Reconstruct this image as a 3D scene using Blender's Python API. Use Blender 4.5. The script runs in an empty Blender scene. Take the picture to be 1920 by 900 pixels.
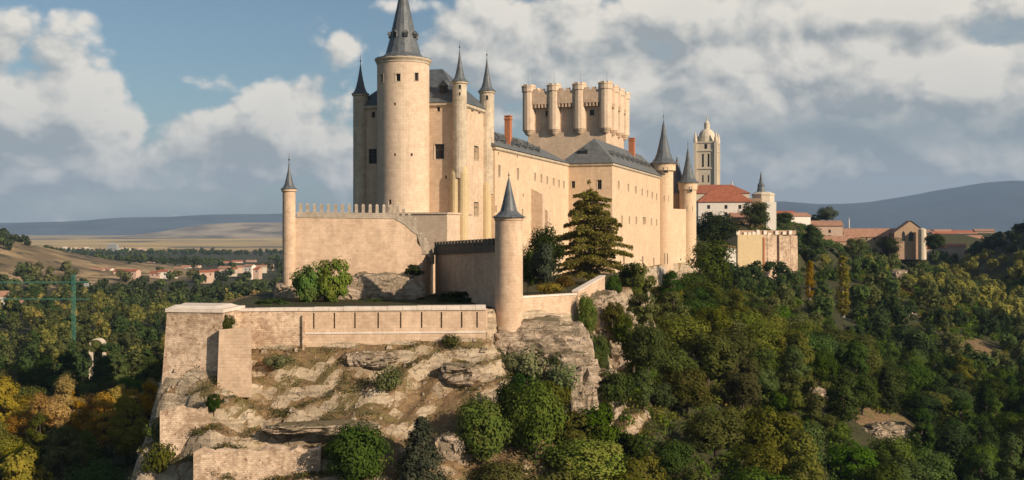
import bpy, math, random
import numpy as np
from mathutils import Vector

random.seed(7)
SC = bpy.context.scene
COL = SC.collection
R = math.radians

# ------------------------------------------------------------------ camera
cam = bpy.data.cameras.new('camera')
cam.lens = 36.0
cam.sensor_width = 36.0
cam.shift_y = -20.0 / 1920.0
cam.clip_start = 0.5
cam.clip_end = 60000.0
camo = bpy.data.objects.new('camera', cam)
camo.rotation_euler = (R(90), 0, 0)
COL.objects.link(camo)
SC.camera = camo

# ------------------------------------------------------------------ light and exposure
SUN_AZ, SUN_EL = 50.0, 25.0            # azimuth to the right of straight behind the camera, elevation
sun_dir = Vector((math.sin(R(SUN_AZ)) * math.cos(R(SUN_EL)), -math.cos(R(SUN_AZ)) * math.cos(R(SUN_EL)), math.sin(R(SUN_EL))))
sl = bpy.data.lights.new('sun', 'SUN')
sl.energy = 5.0
sl.angle = R(0.53)
sl.color = (1.0, 0.83, 0.645)
so = bpy.data.objects.new('sun', sl)
so.rotation_euler = sun_dir.to_track_quat('Z', 'Y').to_euler()
so.location = (100, -100, 150)
COL.objects.link(so)
SC.view_settings.view_transform = 'Standard'
SC.view_settings.look = 'None'
SC.view_settings.gamma = 1.0
SC.view_settings.use_curve_mapping = False
SC.view_settings.exposure = 0.42
SC.cycles.use_denoising = True
SC.cycles.max_bounces = 5
SC.cycles.diffuse_bounces = 3
SC.cycles.volume_bounces = 0
SC.cycles.transparent_max_bounces = 6
SC.cycles.sample_clamp_indirect = 4.0


# ------------------------------------------------------------------ node helper
class NT:
    def __init__(s, tree):
        s.t = tree
        s.n = tree.nodes
        s.l = tree.links

    def new(s, kind, **kw):
        n = s.n.new(kind)
        for k, v in kw.items():
            setattr(n, k, v)
        return n

    def put(s, sock, v):
        if v is None:
            return
        if isinstance(v, bpy.types.NodeSocket):
            s.l.new(v, sock)
        else:
            if isinstance(v, (tuple, list)) and len(v) == 3 and sock.type == 'RGBA':
                v = (*v, 1.0)
            sock.default_value = v

    def m(s, op, a, b=None, c=None, clamp=False):
        n = s.new('ShaderNodeMath', operation=op)
        n.use_clamp = clamp
        s.put(n.inputs[0], a)
        s.put(n.inputs[1], b)
        s.put(n.inputs[2], c)
        return n.outputs[0]

    def v(s, op, a, b=None):
        n = s.new('ShaderNodeVectorMath', operation=op)
        s.put(n.inputs[0], a)
        s.put(n.inputs[1], b)
        return n.outputs[0]

    def mix(s, f, a, b, mode='MIX'):
        n = s.new('ShaderNodeMix', data_type='RGBA', blend_type=mode)
        s.put(n.inputs[0], f)
        s.put(n.inputs[6], a)
        s.put(n.inputs[7], b)
        return n.outputs[2]

    def noise(s, vec, scale, detail=4.0, rough=0.55, lac=2.0, out='Fac'):
        n = s.new('ShaderNodeTexNoise')
        s.put(n.inputs['Vector'], vec)
        n.inputs['Scale'].default_value = scale
        n.inputs['Detail'].default_value = detail
        n.inputs['Roughness'].default_value = rough
        n.inputs['Lacunarity'].default_value = lac
        return n.outputs[out]

    def step(s, x, lo, hi, a=0.0, b=1.0):
        n = s.new('ShaderNodeMapRange', interpolation_type='SMOOTHSTEP')
        s.put(n.inputs[0], x)
        n.inputs[1].default_value = lo
        n.inputs[2].default_value = hi
        n.inputs[3].default_value = a
        n.inputs[4].default_value = b
        return n.outputs[0]


# ------------------------------------------------------------------ world: daylight sky with broken cumulus
world = bpy.data.worlds.new('World')
SC.world = world
world.use_nodes = True
W = NT(world.node_tree)
W.n.clear()
w_out = W.new('ShaderNodeOutputWorld')
sky = W.new('ShaderNodeTexSky', sky_type='NISHITA')
sky.sun_disc = False
sky.sun_elevation = R(SUN_EL)
sky.sun_rotation = R(180 - SUN_AZ)
sky.air_density = 1.0
sky.dust_density = 1.2
sky.ozone_density = 1.6
bg_sky = W.new('ShaderNodeBackground')
W.put(bg_sky.inputs[0], W.mix(1.0, sky.outputs[0], (0.87, 0.97, 0.97), 'MULTIPLY'))
bg_sky.inputs[1].default_value = 0.062
tc = W.new('ShaderNodeTexCoord')
sepd = W.new('ShaderNodeSeparateXYZ')
W.put(sepd.inputs[0], tc.outputs['Generated'])


def pix_dir(px, py):                    # where a cloud stands in the sky: azimuth and elevation
    u, v = (px - 960) / 1920, (430 - py) / 1920
    az = math.atan(u)
    return az, math.atan(v * math.cos(az))


def cloud_group():
    g = bpy.data.node_groups.new('cloud_field', 'ShaderNodeTree')
    g.interface.new_socket('Direction', in_out='INPUT', socket_type='NodeSocketVector')
    g.interface.new_socket('Field', in_out='OUTPUT', socket_type='NodeSocketFloat')
    G = NT(g)
    gi = G.new('NodeGroupInput')
    go = G.new('NodeGroupOutput')
    d = gi.outputs[0]
    sp = G.new('ShaderNodeSeparateXYZ')
    G.put(sp.inputs[0], d)
    az = G.m('ARCTAN2', sp.outputs[0], sp.outputs[1])
    el = G.m('ARCSINE', G.m('MAXIMUM', G.m('MINIMUM', sp.outputs[2], 1.0), -1.0))
    q = G.v('MULTIPLY', d, (1.0, 1.0, 1.3))
    warp = G.noise(q, 9.0, 3.0, 0.5, out='Color')
    q2 = G.v('ADD', q, G.v('MULTIPLY', G.v('SUBTRACT', warp, (0.5, 0.5, 0.5)), (0.045, 0.045, 0.045)))
    f1 = G.noise(q2, 7.0, 10.0, 0.55)
    vor = G.new('ShaderNodeTexVoronoi', feature='SMOOTH_F1')
    G.put(vor.inputs['Vector'], q2)
    vor.inputs['Scale'].default_value = 21.0
    vor.inputs['Detail'].default_value = 3.0
    vor.inputs['Roughness'].default_value = 0.5
    vor.inputs['Smoothness'].default_value = 0.5
    bil = G.m('SUBTRACT', 0.5, vor.outputs['Distance'])
    F = G.m('ADD', G.m('MULTIPLY', G.m('SUBTRACT', f1, 0.5), 1.25), G.m('MULTIPLY', bil, 0.46))
    for (px, py, rx, ry, w) in CLOUDS:
        a0, e0 = pix_dir(px, py)
        x = G.m('MULTIPLY', G.m('SUBTRACT', az, a0), 1920.0 / rx)
        y = G.m('MULTIPLY', G.m('SUBTRACT', el, e0), 1920.0 / ry)
        r2 = G.m('MULTIPLY_ADD', x, x, G.m('MULTIPLY', y, y))
        e = G.m('EXPONENT', G.m('MULTIPLY', r2, -1.0))
        F = G.m('MULTIPLY_ADD', e, w, F)
    G.put(go.inputs[0], F)
    return g


CLOUDS = [  # px, py, half width, half height, how much cloud
    (40, 60, 150, 60, .46), (130, 165, 140, 60, .42), (20, 215, 160, 60, .30),
    (350, 140, 150, 30, .30), (588, 60, 50, 46, .42), (660, 90, 50, 28, .32),
    (560, 195, 110, 62, .46), (420, 232, 110, 40, .34), (560, 280, 130, 40, .26),
    (200, 275, 330, 50, .34), (300, 330, 360, 44, .24), (1500, 130, 560, 150, .24), (100, 215, 200, 40, .2), (860, 110, 90, 60, .24), (90, 330, 40, 14, .2),
    (740, 10, 90, 18, .30), (915, 14, 40, 22, .35), (990, 80, 190, 130, .40),
    (1300, 20, 260, 50, .40), (1700, 20, 160, 40, .36), (1560, 170, 300, 105, .50), (1480, 110, 120, 40, .2), (1700, 150, 120, 50, .2),
    (1260, 190, 120, 90, .20), (1850, 190, 160, 120, .40), (1500, 270, 380, 60, .40),
    (1700, 320, 260, 46, .42), (1480, 350, 200, 36, .36), (1250, 250, 140, 90, .2),
    (400, 55, 190, 90, -.45), (300, 190, 90, 40, -.12), (800, 60, 60, 60, -.15), (1215, 105, 60, 40, -.26),
    (1560, 62, 120, 18, -.20), (1870, 60, 60, 26, -.30), (700, 50, 40, 60, -.1),
]
cg = cloud_group()


def field(vec):
    n = W.new('ShaderNodeGroup')
    n.node_tree = cg
    W.put(n.inputs[0], vec)
    return n.outputs[0]


dirn = tc.outputs['Generated']
F0 = field(dirn)
F1 = field(W.v('ADD', dirn, (0.009, 0.0, 0.012)))     # steps towards the sun, for the lit side of each billow
F2 = field(W.v('ADD', dirn, (0.022, 0.0, 0.034)))
dens = W.step(F0, -0.06, 0.17)
lit = W.m('ADD', W.m('MULTIPLY_ADD', W.m('SUBTRACT', F0, F1), 2.0, 0.42), W.m('MULTIPLY_ADD', W.m('SUBTRACT', F0, F2), 0.75, W.m('MULTIPLY', W.m('SUBTRACT', W.noise(dirn, 26.0, 6.0, 0.6), 0.5), 0.45)), clamp=True)
thick = W.step(F0, 0.15, 0.75)
shade = W.m('SUBTRACT', lit, W.m('MULTIPLY', thick, 0.12), clamp=True)
ccol = W.mix(shade, (0.27, 0.288, 0.292), (0.68, 0.63, 0.55))
# the long dark base of the cloud bank on the right
a0, e0 = pix_dir(1560, 258)
azw = W.m('ARCTAN2', sepd.outputs[0], sepd.outputs[1])
elw = W.m('ARCSINE', W.m('MAXIMUM', W.m('MINIMUM', sepd.outputs[2], 1.0), -1.0))
wob = W.m('MULTIPLY', W.m('SUBTRACT', W.noise(dirn, 8.0, 4.0), 0.5), 0.05)
bx_ = W.m('MULTIPLY', W.m('SUBTRACT', azw, a0), 1920 / 420)
by_ = W.m('MULTIPLY', W.m('SUBTRACT', W.m('ADD', elw, wob), e0), 1920 / 42)
bank = W.m('EXPONENT', W.m('MULTIPLY', W.m('MULTIPLY_ADD', bx_, bx_, W.m('MULTIPLY', by_, by_)), -1.0))
ccol = W.mix(W.m('MULTIPLY', bank, 0.85), ccol, (0.19, 0.235, 0.26))
bg_c = W.new('ShaderNodeBackground')
W.put(bg_c.inputs[0], ccol)
bg_c.inputs[1].default_value = 1.0
# a thin even veil of high cloud, thicker towards the horizon and on the right
vn = W.noise(W.v('MULTIPLY', dirn, (1.0, 1.0, 3.2)), 5.0, 7.0, 0.6)
low = W.step(elw, 0.13, 0.0)
rgt = W.step(azw, -0.08, 0.16)
veil = W.m('ADD', W.m('MULTIPLY', low, 0.80), W.m('MULTIPLY', rgt, 0.62))
veil = W.m('MULTIPLY', W.m('MINIMUM', veil, 0.9), W.step(vn, 0.30, 0.62, 0.45, 1.0))
vcol = W.mix(W.step(vn, 0.38, 0.66), (0.25, 0.305, 0.33), (0.40, 0.41, 0.40))
bg_v = W.new('ShaderNodeBackground')
W.put(bg_v.inputs[0], vcol)
mv = W.new('ShaderNodeMixShader')
W.put(mv.inputs[0], veil)
W.l.new(bg_sky.outputs[0], mv.inputs[1])
W.l.new(bg_v.outputs[0], mv.inputs[2])
mx = W.new('ShaderNodeMixShader')
W.put(mx.inputs[0], W.m('MULTIPLY', dens, 0.93))
W.l.new(mv.outputs[0], mx.inputs[1])
W.l.new(bg_c.outputs[0], mx.inputs[2])
W.l.new(mx.outputs[0], w_out.inputs[0])
world.cycles.sampling_method = 'MANUAL'
world.cycles.sample_map_resolution = 512

# ------------------------------------------------------------------ places: photograph pixel + distance -> metres
K = 1920.0


def XX(px, Y):
    return (px - 960.0) * Y / K


def ZZ(py, Y):
    return (430.0 - py) * Y / K


def V(px, py, Y):
    return Vector((XX(px, Y), Y, ZZ(py, Y)))


def proj(x, y, z):
    return 960 + K * x / y, 430 - K * z / y


AX = Vector((math.sin(R(18)), math.cos(R(18)), 0))     # the castle's long axis, away from the camera
BX = Vector((math.cos(R(18)), -math.sin(R(18)), 0))    # its south side, to the right
UP = Vector((0, 0, 1))

# ------------------------------------------------------------------ object helpers
BASE = {}
ALL = []


def tag(o, label=None, cat=None, group=None, kind=None):
    if label:
        o['label'] = label
    if cat:
        o['category'] = cat
    if group:
        o['group'] = group
    if kind:
        o['kind'] = kind
    return o


def thing(name, label, cat, loc, group=None):
    o = bpy.data.objects.new(name, None)
    o.empty_display_size = 0.5
    o.location = loc
    COL.objects.link(o)
    BASE[o.name] = Vector(loc)
    return tag(o, label, cat, group)


class MB:
    """collects faces in world metres, with wall coordinates (u along the wall, v up) as UV"""

    def __init__(s):
        s.v = []
        s.f = []
        s.uv = []
        s.mi = []

    def face(s, pts, uv=None, mi=0):
        pts = [Vector(p) for p in pts]
        i = len(s.v)
        s.v.extend(pts)
        s.f.append(tuple(range(i, i + len(pts))))
        s.mi.append(mi)
        if uv is None:
            n = (pts[1] - pts[0]).cross(pts[2] - pts[0])
            if n.length < 1e-9:
                n = (pts[2] - pts[0]).cross(pts[-1] - pts[0])
            n = n.normalized() if n.length > 1e-9 else UP
            if abs(n.z) > 0.95:
                uv = [(p.x, p.y) for p in pts]
            else:
                t = UP.cross(n).normalized()
                w = n.cross(t)
                uv = [(p.dot(t), p.dot(w)) for p in pts]
        s.uv.extend(uv)

    def box(s, c, d, hl, hd, z0, z1, mi=0, top=None):
        """box with base centre c (x, y), along direction d, half length hl, half depth hd"""
        d = Vector((d[0], d[1], 0)).normalized()
        n = Vector((d.y, -d.x, 0))
        c = Vector((c[0], c[1], 0))
        q = [c - d * hl + n * hd, c + d * hl + n * hd, c + d * hl - n * hd, c - d * hl - n * hd]
        s.prism(q, z0, z1, mi, top)

    def prism(s, q, z0, z1, mi=0, top=None):
        """q: corners left to right as seen from outside (the first face q0-q1 is the front)"""
        n = len(q)
        q = [Vector((p[0], p[1], 0)) for p in q]
        t = [Vector((p[0], p[1], 0)) for p in top] if top else q
        z0s = z0 if isinstance(z0, (list, tuple)) else [z0] * n
        z1s = z1 if isinstance(z1, (list, tuple)) else [z1] * n
        b = [p + UP * z for p, z in zip(q, z0s)]
        a = [p + UP * z for p, z in zip(t, z1s)]
        for i in range(n):
            j = (i + 1) % n
            s.face([b[i], b[j], a[j], a[i]], mi=mi)
        s.face(a, mi=mi)
        s.face(b[::-1], mi=mi)

    def lathe(s, c, prof, seg=32, mi=0, rot=0.0, cap=True):
        """prof: list of (radius, z) from bottom to top"""
        cx, cy = c[0], c[1]
        for (r0, z0), (r1, z1) in zip(prof, prof[1:]):
            for k in range(seg):
                t0, t1 = rot + 2 * math.pi * k / seg, rot + 2 * math.pi * (k + 1) / seg
                p = [Vector((cx + r0 * math.sin(t0), cy - r0 * math.cos(t0), z0)), Vector((cx + r0 * math.sin(t1), cy - r0 * math.cos(t1), z0)),
                     Vector((cx + r1 * math.sin(t1), cy - r1 * math.cos(t1), z1)), Vector((cx + r1 * math.sin(t0), cy - r1 * math.cos(t0), z1))]
                rr = max(r0, r1)
                uv = [(rr * t0, z0), (rr * t1, z0), (rr * t1, z1), (rr * t0, z1)]
                if r1 < 1e-4:
                    p, uv = p[:3], uv[:3]
                elif r0 < 1e-4:
                    p, uv = [p[0], p[2], p[3]], [uv[0], uv[2], uv[3]]
                s.face(p, uv, mi)
        if cap:
            r, z = prof[-1]
            if r > 1e-3:
                s.face([Vector((cx + r * math.sin(rot + 2 * math.pi * k / seg), cy - r * math.cos(rot + 2 * math.pi * k / seg), z)) for k in range(seg)], mi=mi)
            r, z = prof[0]
            if r > 1e-3:
                s.face([Vector((cx + r * math.sin(rot + 2 * math.pi * k / seg), cy - r * math.cos(rot + 2 * math.pi * k / seg), z)) for k in range(seg)][::-1], mi=mi)

    def panel(s, fn, u0, u1, v0, v1, holes=(), du=None, depth=0.45, mi=0):
        """a wall sheet fn(u, v, d) with rectangular openings (u0, u1, v0, v1) that have reveals"""
        us = {u0, u1}
        vs = {v0, v1}
        for h in holes:
            us.update(h[:2])
            vs.update(h[2:4])
        if du:
            n = max(1, int((u1 - u0) / du))
            us.update(u0 + (u1 - u0) * k / n for k in range(n + 1))
        us = sorted(us)
        vs = sorted(vs)
        uu = [us[0]]
        for u in us[1:]:
            if u - uu[-1] > 1e-4:
                uu.append(u)
        us = uu
        for a, b in zip(us, us[1:]):
            for c, d in zip(vs, vs[1:]):
                m = ((a + b) / 2, (c + d) / 2)
                if any(h[0] < m[0] < h[1] and h[2] < m[1] < h[3] for h in holes):
                    continue
                s.face([fn(a, c, 0), fn(b, c, 0), fn(b, d, 0), fn(a, d, 0)], [(a, c), (b, c), (b, d), (a, d)], mi)
        for (a, b, c, d) in [h[:4] for h in holes]:
            D = -depth
            s.face([fn(a, c, 0), fn(a, d, 0), fn(a, d, D), fn(a, c, D)], mi=mi)
            s.face([fn(b, c, 0), fn(b, c, D), fn(b, d, D), fn(b, d, 0)], mi=mi)
            s.face([fn(a, d, 0), fn(b, d, 0), fn(b, d, D), fn(a, d, D)], mi=mi)
            s.face([fn(a, c, 0), fn(a, c, D), fn(b, c, D), fn(b, c, 0)], mi=mi)

    def build(s, name, mats, parent=None, label=None, smooth=False):
        if not isinstance(mats, (list, tuple)):
            mats = [mats]
        co = np.array([tuple(p) for p in s.v])
        lo, hi = co.min(0), co.max(0)
        c = Vector(((lo[0] + hi[0]) / 2, (lo[1] + hi[1]) / 2, lo[2]))
        me = bpy.data.meshes.new(name)
        me.from_pydata([tuple(p - c) for p in s.v], [], s.f)
        uvl = me.uv_layers.new(name='UVMap')
        uvl.data.foreach_set('uv', np.array(s.uv, dtype=np.float32).ravel())
        for m in mats:
            me.materials.append(m)
        me.polygons.foreach_set('material_index', np.array(s.mi, dtype=np.int32))
        if smooth:
            me.polygons.foreach_set('use_smooth', np.ones(len(s.f), dtype=bool))
        me.update()
        o = bpy.data.objects.new(name, me)
        COL.objects.link(o)
        BASE[o.name] = c
        if parent:
            o.parent = parent
            o.location = c - BASE[parent.name]
        else:
            o.location = c
        if label:
            o['label'] = label
        return o


def plane_fn(p0, d):
    p0 = Vector((p0[0], p0[1], 0))
    d = Vector((d[0], d[1], 0)).normalized()
    n = Vector((d.y, -d.x, 0))
    return lambda u, v, k: p0 + d * u + n * k + UP * v


def cyl_fn(c, r):
    return lambda u, v, k: Vector((c[0] + (r + k) * math.sin(u / r), c[1] - (r + k) * math.cos(u / r), v))


def on_plane(p0, d, px, py):
    """the point of an upright wall seen at a pixel: metres along it, height"""
    q = (px - 960.0) / K
    t = (q * p0[1] - p0[0]) / (d[0] - q * d[1])
    return t, (430.0 - py) * (p0[1] + t * d[1]) / K


def on_cyl(c, r, px, py):
    q = (px - 960.0) / K
    best = min((abs((c[0] + r * math.sin(a)) / (c[1] - r * math.cos(a)) - q), a) for a in [R(x / 2) for x in range(-150, 151)])[1]
    y = c[1] - r * math.cos(best)
    return best * r, (430.0 - py) * y / K

# ------------------------------------------------------------------ materials
def new_mat(name):
    m = bpy.data.materials.new(name)
    m.use_nodes = True
    t = NT(m.node_tree)
    b = m.node_tree.nodes['Principled BSDF']
    b.inputs['Roughness'].default_value = 0.9
    b.inputs['Specular IOR Level'].default_value = 0.2
    return m, t, b


def bump(t, b, h, dist=0.05, strength=0.6):
    n = t.new('ShaderNodeBump')
    n.inputs['Strength'].default_value = strength
    n.inputs['Distance'].default_value = dist
    t.put(n.inputs['Height'], h)
    t.put(b.inputs['Normal'], n.outputs[0])


def stone(name, c1, c2, dark, block=(0.95, 0.45), joint=0.35, mottle=0.55, stain=0.35, pits=0.3, grain=1.0):
    """weathered limestone courses: block tone, patches, streaks, pits"""
    m, t, b = new_mat(name)
    uv = t.new('ShaderNodeUVMap').outputs[0]
    pos = t.new('ShaderNodeNewGeometry').outputs['Position']
    br = t.new('ShaderNodeTexBrick')
    t.put(br.inputs['Vector'], t.v('ADD', uv, (200.0, 200.0, 0.0)))
    br.inputs['Color1'].default_value = (0, 0, 0, 1)
    br.inputs['Color2'].default_value = (1, 1, 1, 1)
    br.inputs['Mortar'].default_value = (0.5, 0.5, 0.5, 1)
    br.inputs['Scale'].default_value = 1.0
    br.inputs['Mortar Size'].default_value = 0.025 * grain
    br.inputs['Mortar Smooth'].default_value = 0.4
    br.inputs['Brick Width'].default_value = block[0]
    br.inputs['Row Height'].default_value = block[1]
    big = t.noise(pos, 0.16, 5.0, 0.6)
    mid = t.noise(pos, 0.9, 6.0, 0.65)
    fine = t.noise(pos, 1.9 if grain > 1 else 2.8, 5.0, 0.7)
    f = t.m('ADD', t.m('MULTIPLY', t.m('SUBTRACT', br.outputs['Color'], 0.5), 0.5 * mottle), t.m('MULTIPLY', t.m('SUBTRACT', mid, 0.5), 2.2 * mottle))
    f = t.m('ADD', t.m('ADD', f, t.m('MULTIPLY', t.m('SUBTRACT', big, 0.5), 1.6 * mottle)), 0.5, clamp=True)
    col = t.mix(f, c1, c2)
    # run-off streaks, long in the vertical
    st = t.noise(t.v('MULTIPLY', pos, (1.1, 1.1, 0.10)), 1.0, 5.0, 0.6)
    sm = t.m('MULTIPLY', t.step(st, 0.52, 0.72), t.step(big, 0.38, 0.62))
    col = t.mix(t.m('MULTIPLY', sm, stain), col, dark)
    pale = t.step(t.noise(t.v('MULTIPLY', pos, (0.32, 0.32, 0.16)), 1.0, 7.0, 0.66), 0.54, 0.64)
    col = t.mix(t.m('MULTIPLY', pale, 0.35 * min(1.0, mottle * 2)), col, tuple(min(0.8, x * 1.14) for x in c2))
    wet = t.step(t.noise(t.v('MULTIPLY', pos, (0.5, 0.5, 0.22)), 1.0, 7.0, 0.7), 0.56, 0.68)
    col = t.mix(t.m('MULTIPLY', wet, 0.8 * stain), col, tuple(0.5 * (x + y) for x, y in zip(c1, dark)))
    pt = t.step(fine, 0.57, 0.66)
    col = t.mix(t.m('MULTIPLY', pt, pits), col, dark)
    col = t.mix(t.m('MULTIPLY', br.outputs['Fac'], joint), col, tuple(x * 0.62 for x in c1))
    t.put(b.inputs['Base Color'], col)
    h = t.m('ADD', t.m('MULTIPLY', fine, 0.7), t.m('MULTIPLY', t.m('SUBTRACT', 1.0, br.outputs['Fac']), 0.5))
    bump(t, b, t.m('ADD', h, t.m('MULTIPLY', mid, 1.2)), 0.06, 0.55)
    return m


M = {}
M['ashlar'] = stone('castle_limestone', (0.408, 0.292, 0.196), (0.696, 0.524, 0.371), (0.287, 0.193, 0.128), (1.0, 0.5), .22, .45, .35, .22)
M['tower'] = stone('tower_limestone', (0.426, 0.315, 0.218), (0.717, 0.557, 0.410), (0.315, 0.212, 0.146), (1.0, 0.5), .22, .42, .30, .25)
M['wing'] = stone('wing_render', (0.471, 0.336, 0.218), (0.706, 0.529, 0.358), (0.381, 0.260, 0.173), (1.4, 0.6), .12, .42, .45, .2)
M['grey'] = stone('lichen_limestone', (0.337, 0.269, 0.196), (0.626, 0.524, 0.386), (0.192, 0.156, 0.109), (0.9, 0.45), .25, .55, .45, .3)
M['ochre'] = stone('ochre_limestone', (0.47, 0.35, 0.19), (0.57, 0.45, 0.27), (0.30, 0.18, 0.08), (0.9, 0.5), .2, .4, .3, .2)
M['terrace'] = stone('terrace_limestone', (0.391, 0.269, 0.177), (0.696, 0.506, 0.353), (0.267, 0.174, 0.119), (0.8, 0.4), .16, .55, .35, .38)
M['rubble'] = stone('rubble_masonry', (0.327, 0.227, 0.149), (0.696, 0.524, 0.375), (0.201, 0.099, 0.058), (0.42, 0.24), .30, 1.25, .45, .95, 1.2)
M['battlement'] = stone('battlement_stone', (0.280, 0.231, 0.175), (0.480, 0.394, 0.307), (0.120, 0.099, 0.074), (0.5, 0.4), .35, .7, .5, .5)
M['darkwall'] = stone('dark_parapet_stone', (0.09, 0.075, 0.055), (0.16, 0.13, 0.095), (0.05, 0.04, 0.03), (0.6, 0.4), .3, .7, .4, .4)  # parapet and merlons much darker than the garden wall below them
M['coping'] = stone('coping_stone', (0.489, 0.402, 0.324), (0.780, 0.676, 0.581), (0.367, 0.288, 0.222), (1.6, 0.8), .3, .4, .2, .2)
M['plinth'] = stone('grey_plinth_stone', (0.273, 0.227, 0.182), (0.602, 0.512, 0.419), (0.172, 0.138, 0.109), (1.2, 0.6), .3, .8, .5, .5)
M['white'] = stone('whitewash', (0.60, 0.54, 0.46), (0.72, 0.66, 0.58), (0.42, 0.36, 0.3), (2, 1), .05, .3, .3, .1)
M['cream'] = stone('cream_render', (0.50, 0.42, 0.31), (0.60, 0.51, 0.39), (0.35, 0.28, 0.2), (2, 1), .05, .4, .3, .15)
M['brown'] = stone('brown_old_brick', (0.30, 0.195, 0.125), (0.42, 0.295, 0.195), (0.16, 0.09, 0.06), (0.6, 0.3), .2, .6, .4, .3)
M['pink'] = stone('pink_render', (0.46, 0.31, 0.23), (0.56, 0.40, 0.30), (0.33, 0.2, 0.15), (2, 1), .05, .4, .3, .15)
M['greyblock'] = stone('grey_concrete', (0.25, 0.25, 0.25), (0.33, 0.33, 0.32), (0.2, 0.2, 0.2), (3, 2.8), .3, .3, .2, .1)
M['brick'] = stone('chimney_brick', (0.36, 0.13, 0.065), (0.45, 0.18, 0.09), (0.2, 0.08, 0.05), (0.4, 0.2), .2, .5, .3, .2)


def roofing(name, c1, c2, row, rough=0.6, sc=1.0):
    m, t, b = new_mat(name)
    uv = t.new('ShaderNodeUVMap').outputs[0]
    pos = t.new('ShaderNodeNewGeometry').outputs['Position']
    br = t.new('ShaderNodeTexBrick')
    t.put(br.inputs['Vector'], t.v('ADD', uv, (200.0, 200.0, 0.0)))
    br.inputs['Color1'].default_value = (0, 0, 0, 1)
    br.inputs['Color2'].default_value = (1, 1, 1, 1)
    br.inputs['Mortar'].default_value = (0, 0, 0, 1)
    br.inputs['Scale'].default_value = 1.0
    br.inputs['Mortar Size'].default_value = 0.03
    br.inputs['Brick Width'].default_value = row * 1.3
    br.inputs['Row Height'].default_value = row
    nz = t.noise(pos, 0.7 * sc, 6.0, 0.65)
    f = t.m('ADD', t.m('MULTIPLY', br.outputs['Color'], 0.3), t.step(nz, 0.3, 0.7, 0.0, 0.7))
    t.put(b.inputs['Base Color'], t.mix(f, c1, c2))
    b.inputs['Roughness'].default_value = rough
    b.inputs['Specular IOR Level'].default_value = 0.4
    bump(t, b, t.m('ADD', t.m('MULTIPLY', br.outputs['Fac'], -0.5), nz), 0.03, 0.5)
    return m


M['slate'] = roofing('slate', (0.052, 0.060, 0.068), (0.125, 0.135, 0.14), 0.35, 0.5)
M['slate_roof'] = roofing('slate_roof', (0.075, 0.078, 0.075), (0.15, 0.15, 0.14), 0.35, 0.6)
M['tile'] = roofing('red_clay_tile', (0.22, 0.062, 0.032), (0.36, 0.125, 0.062), 0.4, 0.85)
M['oldtile'] = roofing('old_clay_tile', (0.25, 0.12, 0.07), (0.40, 0.22, 0.14), 0.4, 0.9)


def plain(name, c, rough=0.7, var=0.25, metal=0.0, scale=1.5):
    m, t, b = new_mat(name)
    pos = t.new('ShaderNodeNewGeometry').outputs['Position']
    n = t.noise(pos, scale, 4.0, 0.6)
    t.put(b.inputs['Base Color'], t.mix(t.step(n, 0.3, 0.7), tuple(x * (1 - var) for x in c), tuple(min(1, x * (1 + var)) for x in c)))
    b.inputs['Roughness'].default_value = rough
    b.inputs['Metallic'].default_value = metal
    return m


M['glass'] = plain('window_dark', (0.022, 0.024, 0.026), 0.25, 0.3)
M['shutter'] = plain('window_shutter', (0.31, 0.23, 0.15), 0.7, 0.3)
M['wood'] = plain('window_frame_wood', (0.10, 0.075, 0.05), 0.7)
M['lead'] = plain('lead_finial', (0.07, 0.075, 0.08), 0.5, 0.2)
M['crane'] = plain('green_crane_paint', (0.05, 0.16, 0.115), 0.5, 0.15)
M['bark'] = plain('bark', (0.075, 0.055, 0.04), 0.95, 0.4, 0, 6)
M['palebark'] = plain('pale_bark', (0.16, 0.14, 0.11), 0.95, 0.4, 0, 6)


def leaf(name, c1, c2, c3=None, transl=0.38, var=0.35):
    """leaf colour drifts through the crown (young, old and turning leaves) and from plant to plant"""
    m, t, b = new_mat(name)
    pos = t.new('ShaderNodeNewGeometry').outputs['Position']
    rnd = t.new('ShaderNodeObjectInfo').outputs['Random']
    n = t.noise(pos, 0.55, 3.0, 0.6)
    n2 = t.noise(pos, 3.1, 2.0, 0.6)
    col = t.mix(t.step(n, 0.35, 0.65), c1, c2)
    if c3:
        col = t.mix(t.m('MULTIPLY', t.step(n2, 0.55, 0.7), 0.7), col, c3)
    hsv = t.new('ShaderNodeHueSaturation')
    t.put(hsv.inputs['Hue'], t.m('MULTIPLY_ADD', t.m('SUBTRACT', rnd, 0.5), 0.05, 0.5))
    t.put(hsv.inputs['Saturation'], t.m('MULTIPLY_ADD', t.m('FRACT', t.m('MULTIPLY', rnd, 7.3)), 0.3, 0.8))
    t.put(hsv.inputs['Value'], t.m('MULTIPLY_ADD', t.m('SUBTRACT', t.m('FRACT', t.m('MULTIPLY', rnd, 13.7)), 0.5), 2 * var, t.m('MULTIPLY_ADD', n2, 0.7, 0.65)))
    t.put(hsv.inputs['Color'], col)
    c = hsv.outputs[0]
    t.n.remove(b)
    out = m.node_tree.nodes['Material Output']
    d = t.new('ShaderNodeBsdfDiffuse')
    tr = t.new('ShaderNodeBsdfTranslucent')
    t.put(d.inputs[0], c)
    t.put(tr.inputs[0], c)
    mxs = t.new('ShaderNodeMixShader')
    mxs.inputs[0].default_value = transl
    t.l.new(d.outputs[0], mxs.inputs[1])
    t.l.new(tr.outputs[0], mxs.inputs[2])
    t.l.new(mxs.outputs[0], out.inputs[0])
    return m


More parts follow.
